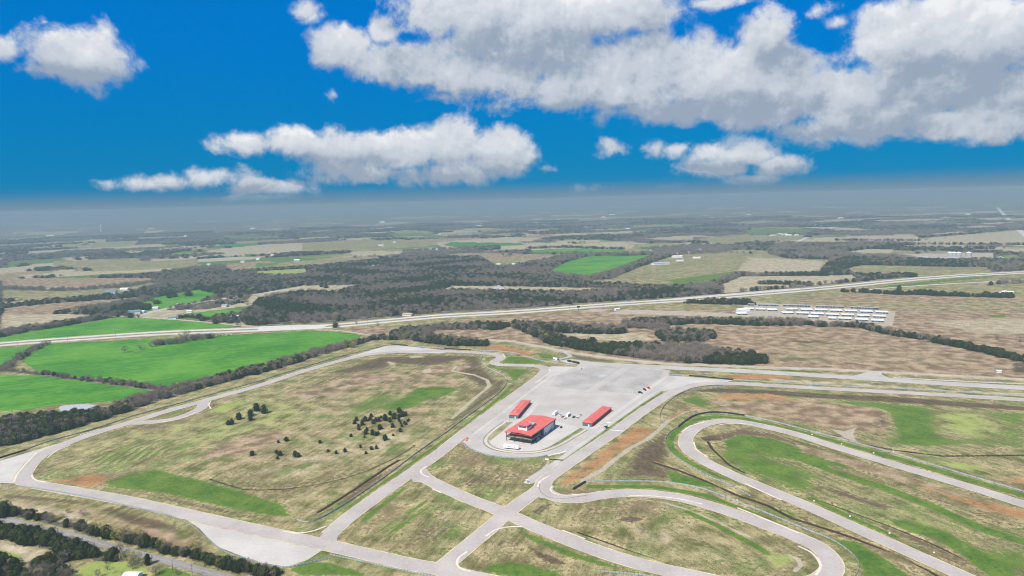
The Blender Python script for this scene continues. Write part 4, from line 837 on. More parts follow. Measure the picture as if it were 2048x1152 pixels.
def tyre_wall(pts, label):
    c = cat(GP(pts), 1.0); n = normals(c); mid = c[len(c)//2]; o = thing('tyre_wall', label, 'tyre wall', (*mid, 0), 0, 'black tyre walls')
    prof = [(.0, .0), (.36, .0), (.42, .06), (.42, .2), (.34, .28), (.42, .36), (.42, .5), (.34, .58), (.42, .66), (.42, .8), (.34, .88), (.42, .96), (.42, 1.1), (.3, 1.2), (.0, 1.16)]
    b = B(); d = np.concatenate([[0], np.cumsum(np.linalg.norm(np.diff(c, axis=0), axis=1))])
    for s in np.arange(0, d[-1], .8):
        x = np.interp(s, d, c[:, 0])-mid[0]; y = np.interp(s, d, c[:, 1])-mid[1]; nx = np.interp(s, d, n[:, 0]); ny = np.interp(s, d, n[:, 1])
        for k in (-.4, .4): b.lathe(prof, 8, (x+nx*k, y+ny*k, 0))
    b.obj('tyre_stack', M_RUB, o)['kind'] = 'stuff'
    belt = B(); 
    for side in (-.86, .86):
        V = []; 
        for q, nn in zip(c-mid, n): V += [(q[0]+nn[0]*side, q[1]+nn[1]*side, .1), (q[0]+nn[0]*side, q[1]+nn[1]*side, 1.1)]
        belt.add(V, [(2*i, 2*i+1, 2*i+3, 2*i+2) for i in range(len(c)-1)])
        obj('belt', belt.me('belt', M_DARK), o) if side > 0 else None
for pts, lab in (([(-40, 930), (0, 916.5), (52, 900.5)], 'black tyre wall outside the sharp corner run-off'), ([(783, 689), (816, 691.5)], 'black tyre wall at the top corner apex'), ([(889, 697.5), (942, 700.5)], 'thin black tyre wall before the esses'),
                 ([(1357, 854), (1371, 843), (1390, 831.5), (1411, 826.5), (1430, 825), (1455, 826.5), (1489, 831.5)], 'long curved black tyre wall above the hairpin'), ([(1147, 979), (1171, 964.5)], 'short black tyre wall at the tight bend'), ([(1379, 752), (1420, 755.5), (1466, 759.5)], 'straight black tyre wall above the paved run-off')):
    tyre_wall(pts, lab)
# concrete blocks at the pit lane end
JB = [(-.34, 0), (.34, 0), (.34, .1), (.14, .35), (.1, .95), (-.1, .95), (-.14, .35), (-.34, .1)]
def barrier(x, y, rz, L, m, label, group):
    b = B().prism(JB, -L/2, L/2); o = b.obj('concrete_barrier', m); o.location = (x, y, 0); o.rotation_euler = (0, 0, rz); tag(o, label, 'barrier', group)
for i, (x, y) in enumerate([(1099, 911.5), (1105, 910), (1111, 908.5), (1117, 907.5), (1123, 905.5), (1129, 903.5)]):
    barrier(*G(x, y), -1.15, 3, M_WHITE, 'white concrete block in the line closing the service bend', 'white blocks closing the service bend')
ja, jb = np.array(G(1090, 919)), np.array(G(1127, 921.5))
for i in range(5):
    q = ja+(jb-ja)*(i+.5)/5; barrier(*q, math.atan2(*(jb-ja)[::-1])-PI/2, np.linalg.norm(jb-ja)/5-.1, M_WHITE if i == 0 else M_DARK, 'white end block of the low barrier across the pit exit' if i == 0 else 'dark block of the low barrier across the pit exit', 'blocks across the pit exit')
barrier(*G(1217, 845.5), -1.5, 4, M_WHITE, 'white block lying on the pit lane near the start line', None)

# ------------------------------------------------------------------ main building
def frame(fl, fr, br):
    a = np.array(G(*fl)); b = np.array(G(*fr)); c = np.array(G(*br)); u = (b-a)/np.linalg.norm(b-a); v = (c-b)/np.linalg.norm(c-b)
    vp = np.array([v[1], -v[0]]); x = u+vp; x /= np.linalg.norm(x)
    return (a+b+c-b)/1 if False else a, math.atan2(x[1], x[0]), np.linalg.norm(b-a), np.linalg.norm(c-b)
o0, ang, WX, LY = frame((1012.5, 881.6), (1064.4, 888.8), (1117.2, 855.6))
bld = thing('clubhouse', 'two storey red roofed race clubhouse with glass front and rooftop tower', 'building', (*o0, 0), ang)
WX = 26.0; LY = 51.0; EH = 8.7; RH = 10.0
RB = B().prism([(-.9, EH), (WX/2, RH), (WX+.9, EH), (WX+.9, EH+.45), (WX/2, RH+.45), (-.9, EH+.45)], -1.2, LY+.6); roof = RB.obj('roof', M_RED, bld)
B().box(WX/2-.25, WX/2+.25, -1.15, LY+.55, RH+.43, RH+.6).obj('ridge_cap', M_RED, roof)
fa = B().box(-.95, WX+.95, -1.32, -1.2, EH-.35, EH+.1); fa.obj('fascia', M_REDW, bld)
B().box(WX+.6, WX+.95, -1.2, LY+.5, EH-.55, EH-.02).obj('gutter', M_DARK, bld)
# glass block, set back behind the columns
gl = B(); gl.box(6.5, WX-1.6, 3.6, 20, .15, 3.9); gl.box(6.5, WX-1.6, 3.6, 20, 4.75, EH-.1); glo = gl.obj('glass_wall', M_GLASS, bld)
mu = B()
for x in np.linspace(6.5, WX-1.6, 9): mu.box(x-.07, x+.07, 3.5, 3.62, .15, EH-.1)
for z in (.15, 2.6, 6.6): mu.box(6.5, WX-1.6, 3.52, 3.6, z-.06, z+.06)
for y in np.linspace(3.6, 20, 7): mu.box(WX-1.62, WX-1.5, y-.07, y+.07, .15, EH-.1)
mu.obj('mullion', M_STAIR, glo)
B().box(.2, WX+.2, -.3, 20, 4.15, 4.6).obj('balcony', M_DECK, bld)
B().box(.15, WX+.25, -.42, -.3, 3.9, 4.75).box(.1, .25, -.3, 20, 3.9, 4.75).obj('balcony_beam', M_DARK, bld)
for x, y in ((.4, .2), (8.8, .2), (17.3, .2), (25.6, .2), (.4, 9), (.4, 19), (25.6, 9.5)):
    cb = B().box(x-.22, x+.22, y-.22, y+.22, 0, EH+.25 if x in (.4, 25.6) else EH+.9); cb.obj('column', M_DARK, bld)
rl = B()
for z in (5.2, 5.7): rl.box(.2, WX, -.36, -.31, z-.04, z+.04); rl.box(.13, .18, -.3, 19, z-.04, z+.04)
for x in np.linspace(.4, WX-.2, 14): rl.box(x-.03, x+.03, -.38, -.32, 4.6, 5.75)
rl.obj('railing', M_DARK, bld)
B().box(2, WX-2.2, 20, 26.5, 0, EH-.05).obj('core_wall', M_SLATE, bld)
# external stairs on the sheltered side
st = B()
for k in range(16): st.box(WX-2.0, WX+.1, 14.5+k*.42, 15.1+k*.42, 4.3-k*.27, 4.45-k*.27)
st.prism([(0, 0), (.12, 0), (.12, .01), (0, .01)], 0, .1)
V = [(WX+.15, 14.3, 4.0), (WX+.15, 14.3, 5.4), (WX+.15, 22, .0), (WX+.15, 22, 1.1)]
st.add(V+[(x+.1, y, z) for x, y, z in V], [(0, 1, 3, 2), (4, 6, 7, 5), (0, 4, 5, 1), (2, 3, 7, 6), (1, 5, 7, 3), (0, 2, 6, 4)]); st.obj('staircase', M_STAIR, bld)
sg = B(); V = [(WX+.3, 20.5, 0), (WX+.3, 26.4, 0), (WX+.3, 26.4, 6.0), (WX+.3, 24.2, 4.6)]; sg.add(V+[(x-.25, y, z) for x, y, z in V], [(0, 1, 2, 3), (4, 7, 6, 5), (0, 3, 7, 4), (1, 5, 6, 2), (2, 6, 7, 3), (0, 4, 5, 1)]); sg.obj('stair_screen', M_STAIR, bld)
# white wing
ww = B().prism([(1.2, 0), (WX-.1, 0), (WX-.1, EH+.05), (WX/2, RH-.1), (1.2, EH+.05)], 26.6, LY-1.2); wing = ww.obj('white_wing', M_WALLW, bld)
B().box(WX-.1, WX+.02, 29.2, 30.3, .05, 2.4).obj('door', M_SLATE, wing)
wg = B(); V = [(WX-.05, 34.5, .3), (WX-.05, 45, .3), (WX-.05, 45, 4.6)]; wg.add(V+[(x+.1, y, z) for x, y, z in V], [(0, 2, 1), (3, 4, 5), (0, 3, 5, 2), (1, 2, 5, 4), (0, 1, 4, 3)]); wg.obj('window', mat('pale_glass', vary((.16, .24, .25), .2, .4, 2), .1, .6), wing)
B().box(WX-.5, WX+.35, LY-1.1, LY+.0, 0, EH-.2).obj('corner_pillar', M_DARK, bld)
B().box(WX-.1, WX+.1, LY-3.6, LY-1.4, .1, EH-1).obj('wall_panel', M_GREYR, bld)
# rooftop tower with open terrace behind
tx0, tx1, ty0, ty1, ty2 = 9.2, 18.6, 6.4, 14.6, 24.5
tw = B().box(tx0, tx1, ty0, ty1, EH+.4, 14.6).obj('tower', M_WALLW, bld)
B().prism([(tx0-.5, 14.6), (tx1+.5, 14.6), (tx1+.5, 14.95), ((tx0+tx1)/2, 15.3), (tx0-.5, 14.95)], ty0-.7, ty1+.6).obj('roof', M_RED, tw)
wn = B()
for k in range(6): x = tx0+.55+k*(tx1-tx0-1.1)/6; wn.box(x+.1, x+(tx1-tx0-1.1)/6-.1, ty0-.06, ty0+.02, 12.3, 14.0)
wn.obj('window', M_GLASS, tw)
wn = B()
for k in range(4): y = ty0+.5+k*(ty1-ty0-1)/4; wn.box(tx1-.02, tx1+.06, y+.1, y+(ty1-ty0-1)/4-.1, 12.3, 14.0)
wn.obj('window', M_GLASS, tw)
pa = B().box(tx1-.3, tx1, ty1, ty2, EH+.6, 12.4).box(tx0, tx0+.3, ty1, ty2, EH+.6, 12.4).box(tx0+.3, tx1-.3, ty2-.3, ty2, EH+.6, 12.4); pa.obj('parapet', M_GREYR, bld)
B().box(tx0+.3, tx1-.3, ty1+.01, ty2-.3, RH+.3, RH+.9).obj('terrace', mat('terrace_floor', vary((.42, .37, .29), .12, .5, 3), .8), bld)
ac = B().box(tx0+1.2, tx0+3.6, ty1+1.5, ty1+4, RH+.9, RH+2.2, bev=.1); ac.obj('air_conditioner', M_GREYR, bld)
ac = B().box(tx0+5, tx0+7, ty1+4.5, ty1+6.6, RH+.9, RH+2, bev=.1); ac.obj('air_conditioner', M_GREYR, bld)

# ------------------------------------------------------------------ garages
def garage(fl, fr, br, label, open_bays, pale):
    o0, ang, w, l = frame(fl, fr, br); o = thing('garage', label, 'garage', (*o0, 0), ang)
    h = 3.9; r = 5.1; ov = .45
    wl = B().box(0, w, .06, l, 0, h); wall = wl.obj('wall', M_SLATE, o)
    B().box(w-.02, w+.05, .2, l-.2, 0, h-.02).obj('side_wall', M_REDW, o)
    hip = 4.2
    V = [(-ov, -ov, h), (w+ov, -ov, h), (w+ov, l+ov, h), (-ov, l+ov, h), (w/2, hip, r), (w/2, l-hip, r), (-ov, -ov, h-.25), (w+ov, -ov, h-.25), (w+ov, l+ov, h-.25), (-ov, l+ov, h-.25)]
    rf = B().add(V, [(0, 1, 4), (1, 2, 5, 4), (2, 3, 5), (3, 0, 4, 5), (0, 6, 7, 1), (1, 7, 8, 2), (2, 8, 9, 3), (3, 9, 6, 0), (6, 9, 8, 7)]).obj('roof', M_RED, o)
    rc = B(); P4 = Vector((w/2, hip, r)); rc.tube(P4, (w/2, l-hip, r), .13, .13, 6)
    for a, q in (((w+ov, -ov, h), P4), ((-ov, -ov, h), P4)): rc.tube(a, q, .12, .12, 6)
    rc.obj('ridge_cap', M_CREAM if not pale else M_RED, rf)
    n = 9
    for k in range(n):
        y = 2.2+k*(l-4.4)/n; d = (l-4.4)/n
        dk = (k in open_bays)
        B().box(w+.05, w+.12, y+.5, y+d-.9, .05, 3.0).obj('garage_door', M_DARK if dk else mat('dark_red_door', vary((.17, .03, .04), .2, .5, 3), .6), o)  # open bays are dark panels standing in for the shade inside
    B().box(w*.62, w*.62+1.0, .0, .08, .05, 2.2).obj('door', M_WHITE, o)
    return o
garage((1018.3, 836.6), (1036.5, 837.2), (1070, 808), 'long red roofed garage block with cream ridge beside the track', (0, 2, 4, 6, 8), False)
garage((1165, 851.4), (1184, 853.8), (1227.5, 822.2), 'long red roofed garage block with two open bays by the pit lane', (1, 3), True)

# ------------------------------------------------------------------ vehicles
CARP = [(-2.25, .35), (2.25, .35), (2.28, .62), (2.1, .82), (1.15, .95), (-1.55, 1.0), (-2.2, .9), (-2.3, .6)]
WH = B().lathe([(.0, -.11), (.2, -.11), (.31, -.11), (.33, -.06), (.33, .06), (.31, .11), (.0, .11)], 14); WH.V = [(x, z, y) for x, y, z in WH.V]; WHM = WH.me('wheel', M_RUB, True)
HB = B().lathe([(0, -.125), (.19, -.125), (.19, .125), (0, .125)], 10); HB.V = [(x, z, y) for x, y, z in HB.V]; HBM = HB.me('rim', M_HUB)
def wheels(o, pos, s=1.0):
    for x, y in pos:
        w = obj('wheel', WHM, o, (x, y, .33*s)); w.scale = (s, s*1.6, s); obj('rim', HBM, w)
def car(x, y, rz, paintm, label, kind='car', L=1.0, tall=1.0, group='cars parked in the paddock'):
    o = thing('parked_car' if kind != 'pickup' else 'pickup_truck', label, 'car' if kind != 'pickup' else 'pickup', (x, y, 0), rz, group)
    bm = bmesh.new(); n = len(CARP)
    for yy in (-.88, .88): bm.faces.new([bm.verts.new((px*L, yy, pz*tall)) for px, pz in CARP])
    bm.verts.ensure_lookup_table()
    for k in range(n): bm.faces.new([bm.verts[k], bm.verts[(k+1) % n], bm.verts[n+(k+1) % n], bm.verts[n+k]])
    bmesh.ops.recalc_face_normals(bm, faces=bm.faces[:]); bmesh.ops.bevel(bm, geom=bm.edges[:], offset=.07, segments=2, affect='EDGES')
    body = B().bm(bm); bo = body.obj('body', paintm, o, True)
    cab = {'car': ((-1.75, 1.2), (-1.1, .35), 1.45), 'suv': ((-2.1, 1.1), (-1.9, .45), 1.72), 'pickup': ((-.6, 1.15), (-.4, .45), 1.75)}[kind]
    (b0, b1), (t0, t1), h = cab; z0 = .93*tall; h *= tall
    V = [(b0*L, -.8, z0), (b1*L, -.8, z0), (b1*L, .8, z0), (b0*L, .8, z0), (t0*L, -.62, h), (t1*L, -.62, h), (t1*L, .62, h), (t0*L, .62, h)]
    B().add(V, [(0, 1, 5, 4), (1, 2, 6, 5), (2, 3, 7, 6), (3, 0, 4, 7), (3, 2, 1, 0), (4, 5, 6, 7)]).obj('window', M_WINDS, o)
    B().box(t0*L-.03, t1*L+.03, -.64, .64, h, h+.05, bev=.02).obj('car_roof', paintm, o)
    if kind == 'pickup': B().box(-2.1*L, -.75*L, -.7, .7, .93*tall, 1.0*tall).obj('bed', M_DARK, o)
    wheels(o, [(1.4*L, -.82), (1.4*L, .82), (-1.4*L, -.82), (-1.4*L, .82)])
    return o
def heading(a, b): p, q = np.array(G(*a)), np.array(G(*b)); return math.atan2(*(q-p)[::-1])
HD = heading((1127, 839), (1136, 832))
def van(name, x, y, rz, L, W, H, m, m2, label, cat_, z0=.55, group=None, axle=(-.3,)):
    o = thing(name, label, cat_, (x, y, 0), rz, group)
    B().box(-L/2, L/2, -W/2, W/2, z0, H, bev=.08).obj('body', m, o)
    B().box(-L/2+.1, L/2-.1, -W/2-.03, W/2+.03, z0+.1, z0+(H-z0)*.62).obj('side_panel', m2, o)
    B().box(-L/2-.9, -L/2, -.06, .06, .5, .62).obj('hitch', M_DARK, o)
    B().box(-L/2+.05, L/2-.05, -W/2+.1, W/2-.1, H, H+.04).obj('roof', M_WHITE if m is C_WHITE else m, o)
    wheels(o, [(L*a+d, s*(W/2-.15)) for a in axle for d in (0, .75) for s in (-1, 1)], 1.15)
    return o
van('camper_trailer', *G(1110.5, 829.5), HD, 8.5, 2.6, 3.4, C_WHITE, C_WHITE, 'large white camper trailer behind the clubhouse', 'camper', axle=(-.05,))
car(*G(1121, 831), HD, C_WHITE, 'white car parked beside the large camper', 'suv')
car(*G(1125.5, 834.5), HD, C_SALM, 'faded red car half hidden behind a white car')
car(*G(1130, 838), HD, C_WHITE, 'white car parked in front of the black trailer', 'suv')
van('box_trailer', *G(1136.5, 832.5), HD, 7.5, 2.5, 3.0, C_WHITE, C_BLACK, 'black sided enclosed trailer with white roof among parked cars', 'trailer', axle=(-.1,))
car(*G(1148, 835), HD, C_BLUE, 'dark navy car between the trailer and white cars', 'suv', 1.1)
car(*G(1155.5, 836.3), HD, C_WHITE, 'white car parked next to the dark navy car', 'suv')
car(*G(1161, 831.5), HD, C_WHITE, 'white pickup at the end of the paddock row nearest the garages', 'pickup', 1.1)
car(*G(1122.5, 855.2), HD+.2, C_BLACK, 'black car parked by the clubhouse corner pillar', 'car')
HD2 = heading((1288, 777.5), (1294, 781))
car(*G(1281, 786.5), HD2+.6, C_BLACK, 'black car nearest the garages on the gravel edge', 'suv', 1.3, 1.15, group='cars beside the gravel lot')
car(*G(1289.5, 780.5), HD2, C_BLACK, 'black car beside the red car on the gravel edge', 'suv', 1.35, 1.15, group='cars beside the gravel lot')
car(*G(1297, 777), HD2, C_RED, 'bright red pickup on the gravel edge', 'pickup', 1.5, 1.2, group='cars beside the gravel lot')
car(*G(1117, 720.5), heading((1112, 719), (1122, 722)), C_BLU2, 'blue vehicle parked at the paddock entry', 'suv', 1.2)
van('box_trailer', *G(1111, 719.5), heading((1105, 719), (1120, 722)), 7, 2.4, 2.8, C_WHITE, C_WHITE, 'white trailer beside the blue vehicle at the paddock entry', 'trailer', axle=(-.1,))
car(*G(1075.5, 878.5), HD, C_WHITE, 'white van parked against the clubhouse stairs', 'suv', 1.15, 1.5)
# semi-trailer in front of the clubhouse
sh = heading((1008.5, 896.5), (1037.5, 899.5)); sx, sy = G(1023, 898)
st = thing('semi_trailer', 'long white semi-trailer with a small red mark on the apron', 'trailer', (sx, sy, 0), sh)
B().box(-7, 7, -1.28, 1.28, 1.15, 4.0, bev=.06).obj('body', C_WHITE, st)
B().box(-6.9, 6.9, -1.0, 1.0, .9, 1.15).obj('chassis', M_DARK, st)
B().box(2.6, 4.2, -1.31, -1.28, 2.2, 3.0).obj('red_mark', C_SALM, st)
B().box(-3.5, -.6, -1.31, -1.28, 2.3, 2.9).obj('grey_lettering_band', M_GREYR, st)
B().box(5.0, 5.2, -.9, -.7, 0, 1.0).box(5.0, 5.2, .7, .9, 0, 1.0).obj('landing_leg', M_DARK, st)
wheels(st, [(-4.2, -1.0), (-4.2, 1.0), (-3.1, -1.0), (-3.1, 1.0)], 1.5)
# black containers at the paddock entry
for x, y, L, lab in ((1139, 723.8, 6, 'small black skip beside the long black container'), (1151.5, 726.3, 12, 'long black container at the paddock entry')):
    o = thing('container', lab, 'container', (*G(x, y), 0), heading((1140, 723), (1158, 727)))
    B().box(-L/2, L/2, -1.2, 1.2, .15, 2.5, bev=.05).obj('body', C_BLACK, o)
    rb = B()
    for k in range(int(L*1.5)): rb.box(-L/2+.2+k*.66, -L/2+.42+k*.66, -1.27, -1.19, .3, 2.4)
    rb.obj('rib_panel', M_DARK, o); B().box(L/2-.02, L/2+.06, -1.1, 1.1, .3, 2.4).obj('door', M_DARK, o)
# flag stand by the start line
fs = thing('flag_stand', 'grey roofed starter stand with dark legs beside the start line', 'stand', (*G(1211.5, 857), 0), heading((1211, 857), (1230, 844)))
lg = B()
for x in (-1.2, 1.2):
    for y in (-1, 1): B().tube((x*1.3, y*1.3, 0), (x, y, 3.4), .16, .12, 6).obj('leg', M_DARK, fs)
B().box(-1.5, 1.5, -1.3, 1.3, 1.9, 2.1).obj('platform', M_DARK, fs); B().prism([(-1.9, 3.4), (1.9, 3.4), (0, 4.2)], -1.7, 1.7).obj('roof', M_GREYR, fs)
B().box(-1.45, 1.45, -1.3, -1.22, 2.1, 2.9).obj('side_panel', M_DARK, fs)
hut = thing('marshal_post', 'small white marshal post beside the paved pit exit', 'post', (*G(1054, 966), 0), .4)
B().box(-.7, .7, -.6, .6, 0, 2.6, bev=.05).obj('body', M_WHITE, hut); B().box(-.9, .9, -.8, .8, 2.6, 2.75).obj('roof', M_WHITE, hut); B().box(-.35, .35, -.63, -.58, .1, 2.0).obj('door', M_GREYR, hut)
for i, (x, y, lab) in enumerate([(935, 878, 'orange barrel by the pit entry guardrail'), (933, 881, 'orange barrel closest to the pit straight'), (1163, 738.5, 'orange barrel on the paddock entry lane')]):
    o = B().lathe([(.0, 0), (.5, 0), (.48, .5), (.42, 1.0), (.3, 1.25), (0, 1.3)], 10).obj('traffic_barrel', M_ORANGE, None, True); o.location = (*G(x, y), 0); o.scale = (1.7, 1.7, 1.4); tag(o, lab, 'barrel', 'orange barrels')
ob = B().prism(JB, -4, 4).obj('plastic_barrier', M_WHITE); ob.location = (*G(924, 884), 0); ob.rotation_euler = (0, 0, heading((915, 889), (933, 879))-PI/2); tag(ob, 'pale barrier beside the orange barrels at the pit entry', 'barrier')
# distance markers beside the hairpin straights
for x, y, s in [(1624, 871, 'upper'), (1683, 890, 'upper'), (1747, 908, 'upper'), (1787, 905, 'upper'), (1628, 1004, 'lower'), (1700, 1035, 'lower'), (1779, 1069, 'lower'), (1868, 1108, 'lower'), (1474, 1003, 'ditch')]:
    o = thing('marker_board', 'small white marker board on the grass beside the %s straight' % s if s != 'ditch' else 'white marker board beside the long ditch', 'marker', (*G(x, y), 0), -.3, 'marker boards beside the %s straight' % s)
    B().box(-.06, .06, -.05, .05, 0, .6).obj('post', M_POST, o); B().box(-.5, .5, -.05, .03, .5, 1.5).obj('board', M_WHITE, o)

# ------------------------------------------------------------------ storage sheds, houses, farm buildings
def shed(x0, x1, y, depth, h, label, group, mroof=None, dark=True):
    a = np.array(G(*x0)); b = np.array(G(*x1)); L = np.linalg.norm(b-a); c = (a+b)/2; rz = math.atan2(*(b-a)[::-1]); L *= .87
    o = thing('storage_shed', label, 'shed', (*c, 0), rz, group)
    B().box(-L/2, L/2, 0, depth, 0, h).obj('wall', M_GREYR, o)
    B().add([(-L/2-.3, -.5, h), (L/2+.3, -.5, h), (L/2+.3, depth+.5, h), (-L/2-.3, depth+.5, h), (-L/2-.3, depth/2, h+.6), (L/2+.3, depth/2, h+.6)], [(0, 1, 5, 4), (3, 4, 5, 2), (0, 4, 3), (1, 2, 5), (0, 3, 2, 1)]).obj('roof', mroof or M_SHEDR, o)
    n = max(2, int(L/4.5))
    for k in range(n):
        if dark or k % 3 == 0: B().box(-L/2+(k+.08)*L/n, -L/2+(k+.92)*L/n, -.06, .02, .05, h-.25).obj('opening_shade', M_SLATE if k % 3 == 1 else M_DARK, o)  # dark panels stand in for shade in the open shed fronts
ORD = ['first', 'second', 'third', 'fourth', 'fifth', 'sixth', 'seventh', 'eighth', 'ninth', 'tenth']
rows = [('back', 9, 3.0, [(148, 238, 128), (258, 545, 134), (555, 930, 141), (950, 1335, 154), (1365, 1755, 168)]),
        ('second', 18, 2.5, [(110, 235, 184), (240, 375, 188), (385, 520, 194), (615, 775, 188), (785, 945, 193), (955, 1130, 198), (1135, 1305, 204), (1315, 1485, 210), (1500, 1670, 216), (1685, 1860, 224)]),
        ('third', 18, 2.5, [(20, 160, 240), (570, 720, 232), (730, 900, 236), (905, 1080, 244), (1085, 1265, 252), (1275, 1450, 258), (1460, 1635, 266), (1650, 1830, 274)]),
        ('front', 18, 2.5, [(865, 1010, 280), (1115, 1225, 298), (1235, 1415, 302), (1435, 1615, 314), (1630, 1805, 326)])]
for nm, dep, h, lst in rows:
    for i, (a, b, y) in enumerate(lst):
        s = (lst[min(i+1, len(lst)-1)][2]-lst[max(i-1, 0)][2])/max(1, lst[min(i+1, len(lst)-1)][0]-lst[max(i-1, 0)][0])*.8
        hw = (b-a)/2; yc = y
        shed((1470+a/6.02, 590+(yc-s*hw)/6.02), (1470+b/6.02, 590+(yc+s*hw)/6.02), y, dep, h, 'white roofed storage shed, %s of the %s row counted from the dark wood' % (ORD[i], nm), 'white storage sheds', M_GREYR if nm == 'back' else None)
def house(x, y, w, d, h, mw, mr, label, group=None, rz=None, cat_='house'):
    gx, gy = G(x, y); rz = random.uniform(-.5, .5) if rz is None else rz
    o = thing('farm_house' if cat_ == 'house' else 'farm_shed', label, cat_, (gx, gy, 0), rz, group)
    B().prism([(-w/2, 0), (w/2, 0), (w/2, h), (0, h+w*.16), (-w/2, h)], 0, d).obj('wall', mw, o).rotation_euler = (0, 0, PI/2)
    rf = B().prism([(-w/2-.5, h-.1), (0, h+w*.18), (w/2+.5, h-.1), (w/2+.5, h+.15), (0, h+w*.18+.3), (-w/2-.5, h+.15)], -.5, d+.5).obj('roof', mr, o); rf.rotation_euler = (0, 0, PI/2)
    for k in range(2):
        q = B().box(w/2-.02, w/2+.08, d*(.2+.45*k), d*(.35+.45*k), .9, 2.3).obj('window' if k else 'door', M_DARK, o); q.rotation_euler = (0, 0, -PI/2+PI); 
        q.rotation_euler = (0, 0, PI/2)
    return o
WL, RW, GR, BN = M_WALLW, M_SHEDR, M_GREYR, M_BARN
for x, y, w, d, h, mw, mr, lab, c in [
    (281, 627, 14, 22, 6, WL, BN, 'white farmhouse with pale blue roof beside the farm road', 'house'), (290, 626, 9, 12, 4, WL, RW, 'white outbuilding attached to the blue roofed farmhouse', 'shed'), (317, 618, 8, 11, 4, WL, RW, 'small white shed by the near end of the airstrip', 'shed'), (363, 612, 8, 11, 4, WL, RW, 'small white shed halfway along the airstrip', 'shed'),
    (384, 625, 7, 10, 3.5, WL, RW, 'small white shed under dark trees by the green strip', 'shed'), (353, 638, 9, 14, 4, WL, BN, 'low dark blue roofed shed on the farm road', 'shed'), (478, 637, 11, 14, 5, WL, RW, 'white gabled house by the highway junction', 'house'), (455, 614, 9, 12, 4, M_CREAM, GR, 'brownish house among trees beyond the green strip', 'house'),
    (279, 1158, 6, 9, 2.6, WL, RW, 'white roofed house on the bright corner lawn', 'house'),
    (233, 587, 20, 28, 5, WL, BN, 'dark blue roofed barn among far bare trees', 'barn'), (258, 580, 12, 24, 4, WL, RW, 'white long barn near the dark blue barn', 'barn'), (1337, 528, 16, 60, 5, WL, GR, 'long grey roofed barn on the pale green field', 'barn'), (1364, 515, 14, 36, 5, WL, RW, 'white farm shed at the top of the pale green field', 'barn'), (1366, 523, 12, 24, 4, M_CREAM, RW, 'cream shed below the white farm shed', 'barn'), (1401, 517, 12, 26, 4, M_CREAM, RW, 'cream shed alone on the pale green field', 'barn'),
    (1855, 517, 20, 110, 4, WL, GR, 'very long white barn of the far grain farm', 'barn'), (1912, 518, 20, 110, 4, WL, GR, 'second long white barn of the far grain farm', 'barn'), (2030, 518, 30, 60, 7, WL, M_GREENV, 'pale green roofed building by the far highway', 'barn'), (1734, 558, 5, 14, 3.5, WL, RW, 'white mobile home beside the highway', 'house'), (1742, 557, 5, 12, 3.5, WL, RW, 'second white mobile home beside the highway', 'house'), (1750, 558, 5, 12, 3.5, WL, GR, 'grey roofed mobile home beside the highway', 'house'),
    (2012, 586, 7, 18, 4, WL, RW, 'white low shed at the end of the windbreak', 'shed'), (2025, 587, 7, 14, 4, WL, RW, 'second white low shed past the windbreak', 'shed'), (1498, 622, 9, 24, 4, WL, RW, 'white office building at the storage yard gate', 'shed'), (758, 534, 16, 40, 5, WL, RW, 'bright white building in the dark wood', 'house'), (822, 541, 8, 10, 4, WL, RW, 'tiny white house inside the dark wood', 'house'),
    (893, 590, 8, 12, 4, M_CREAM, GR, 'tan house near the highway wood edge', 'house'), (825, 632, 10, 20, 4, M_CREAM, M_DIRT, 'tan roadside building behind the highway', 'house'), (1238, 620, 6, 10, 3, WL, RW, 'white cabin on the dirt lot by the highway', 'shed'), (2002, 745, 3, 5, 2.4, WL, RW, 'white hut beside the service strip', 'shed')]:
    house(x, y, w, d, h, mw, mr, lab, None, None, c)
FB = [(422, 531), (490, 525), (864, 499), (874, 500), (767, 492), (549, 512), (599, 522), (789, 486), (1002, 530), (1034, 531), (1007, 579), (1000, 577), (1174, 456), (1161, 464), (1196, 462), (1401, 501), (1303, 503), (310, 458), (110, 472), (375, 473), (512, 458), (963, 453), (1210, 435), (1260, 459), (1365, 456), (1230, 430), (1430, 437), (1573, 470), (1583, 471), (1550, 472), (1563, 470), (1596, 471), (1640, 452), (1500, 430), (770, 445), (690, 480), (640, 482), (880, 470), (1075, 447), (1120, 441), (1530, 440), (1940, 430), (1685, 437), (520, 520), (1045, 529), (1356, 509), (1380, 507), (1340, 508)]
for i, (x, y) in enumerate(FB):
    gx, gy = G(x, y); D = math.hypot(gx, gy); s = max(1.0, D/2600)
    w, d, h = 10*s*random.uniform(.7, 1.2), 18*s*random.uniform(.7, 1.4), 4+s
    b = B().prism([(-w/2, 0), (w/2, 0), (w/2, h), (0, h+w*.16), (-w/2, h)], 0, d); b.I = [0]*len(b.I)
    b.prism([(-w/2-.4, h), (0, h+w*.18), (w/2+.4, h), (w/2+.4, h+.2), (0, h+w*.18+.3), (-w/2-.4, h+.2)], -.4, d+.4, 1)
    o = b.obj('far_farm_building', [M_WALLW, random.choice([M_SHEDR, M_SHEDR, M_GREYR, M_CREAM])]); o.location = (gx, gy, 0); o.rotation_euler = (0, 0, random.choice([1.2, 1.57, 1.9, .2]))
    tag(o, 'tiny pale farm building among the far woods and fields', 'building', 'far pale farm buildings')
for x in (1900, 1908, 1917, 1937):
    o = thing('grain_silo', 'white domed grain silo behind the long barns', 'silo', (*G(x, 513), 0), 0, 'white grain silos')
    B().lathe([(.0, 0), (9, 0), (9, 12), (0, 12.2)], 14).obj('tank', M_GREYR, o); B().lathe([(9.2, 11.9), (5, 14.5), (1.2, 16), (0, 16.2)], 14).obj('roof', M_SHEDR, o)
wt = thing('water_tower', 'slim white water tower far away above the woods', 'water tower', (*G(202.5, 463), 0))
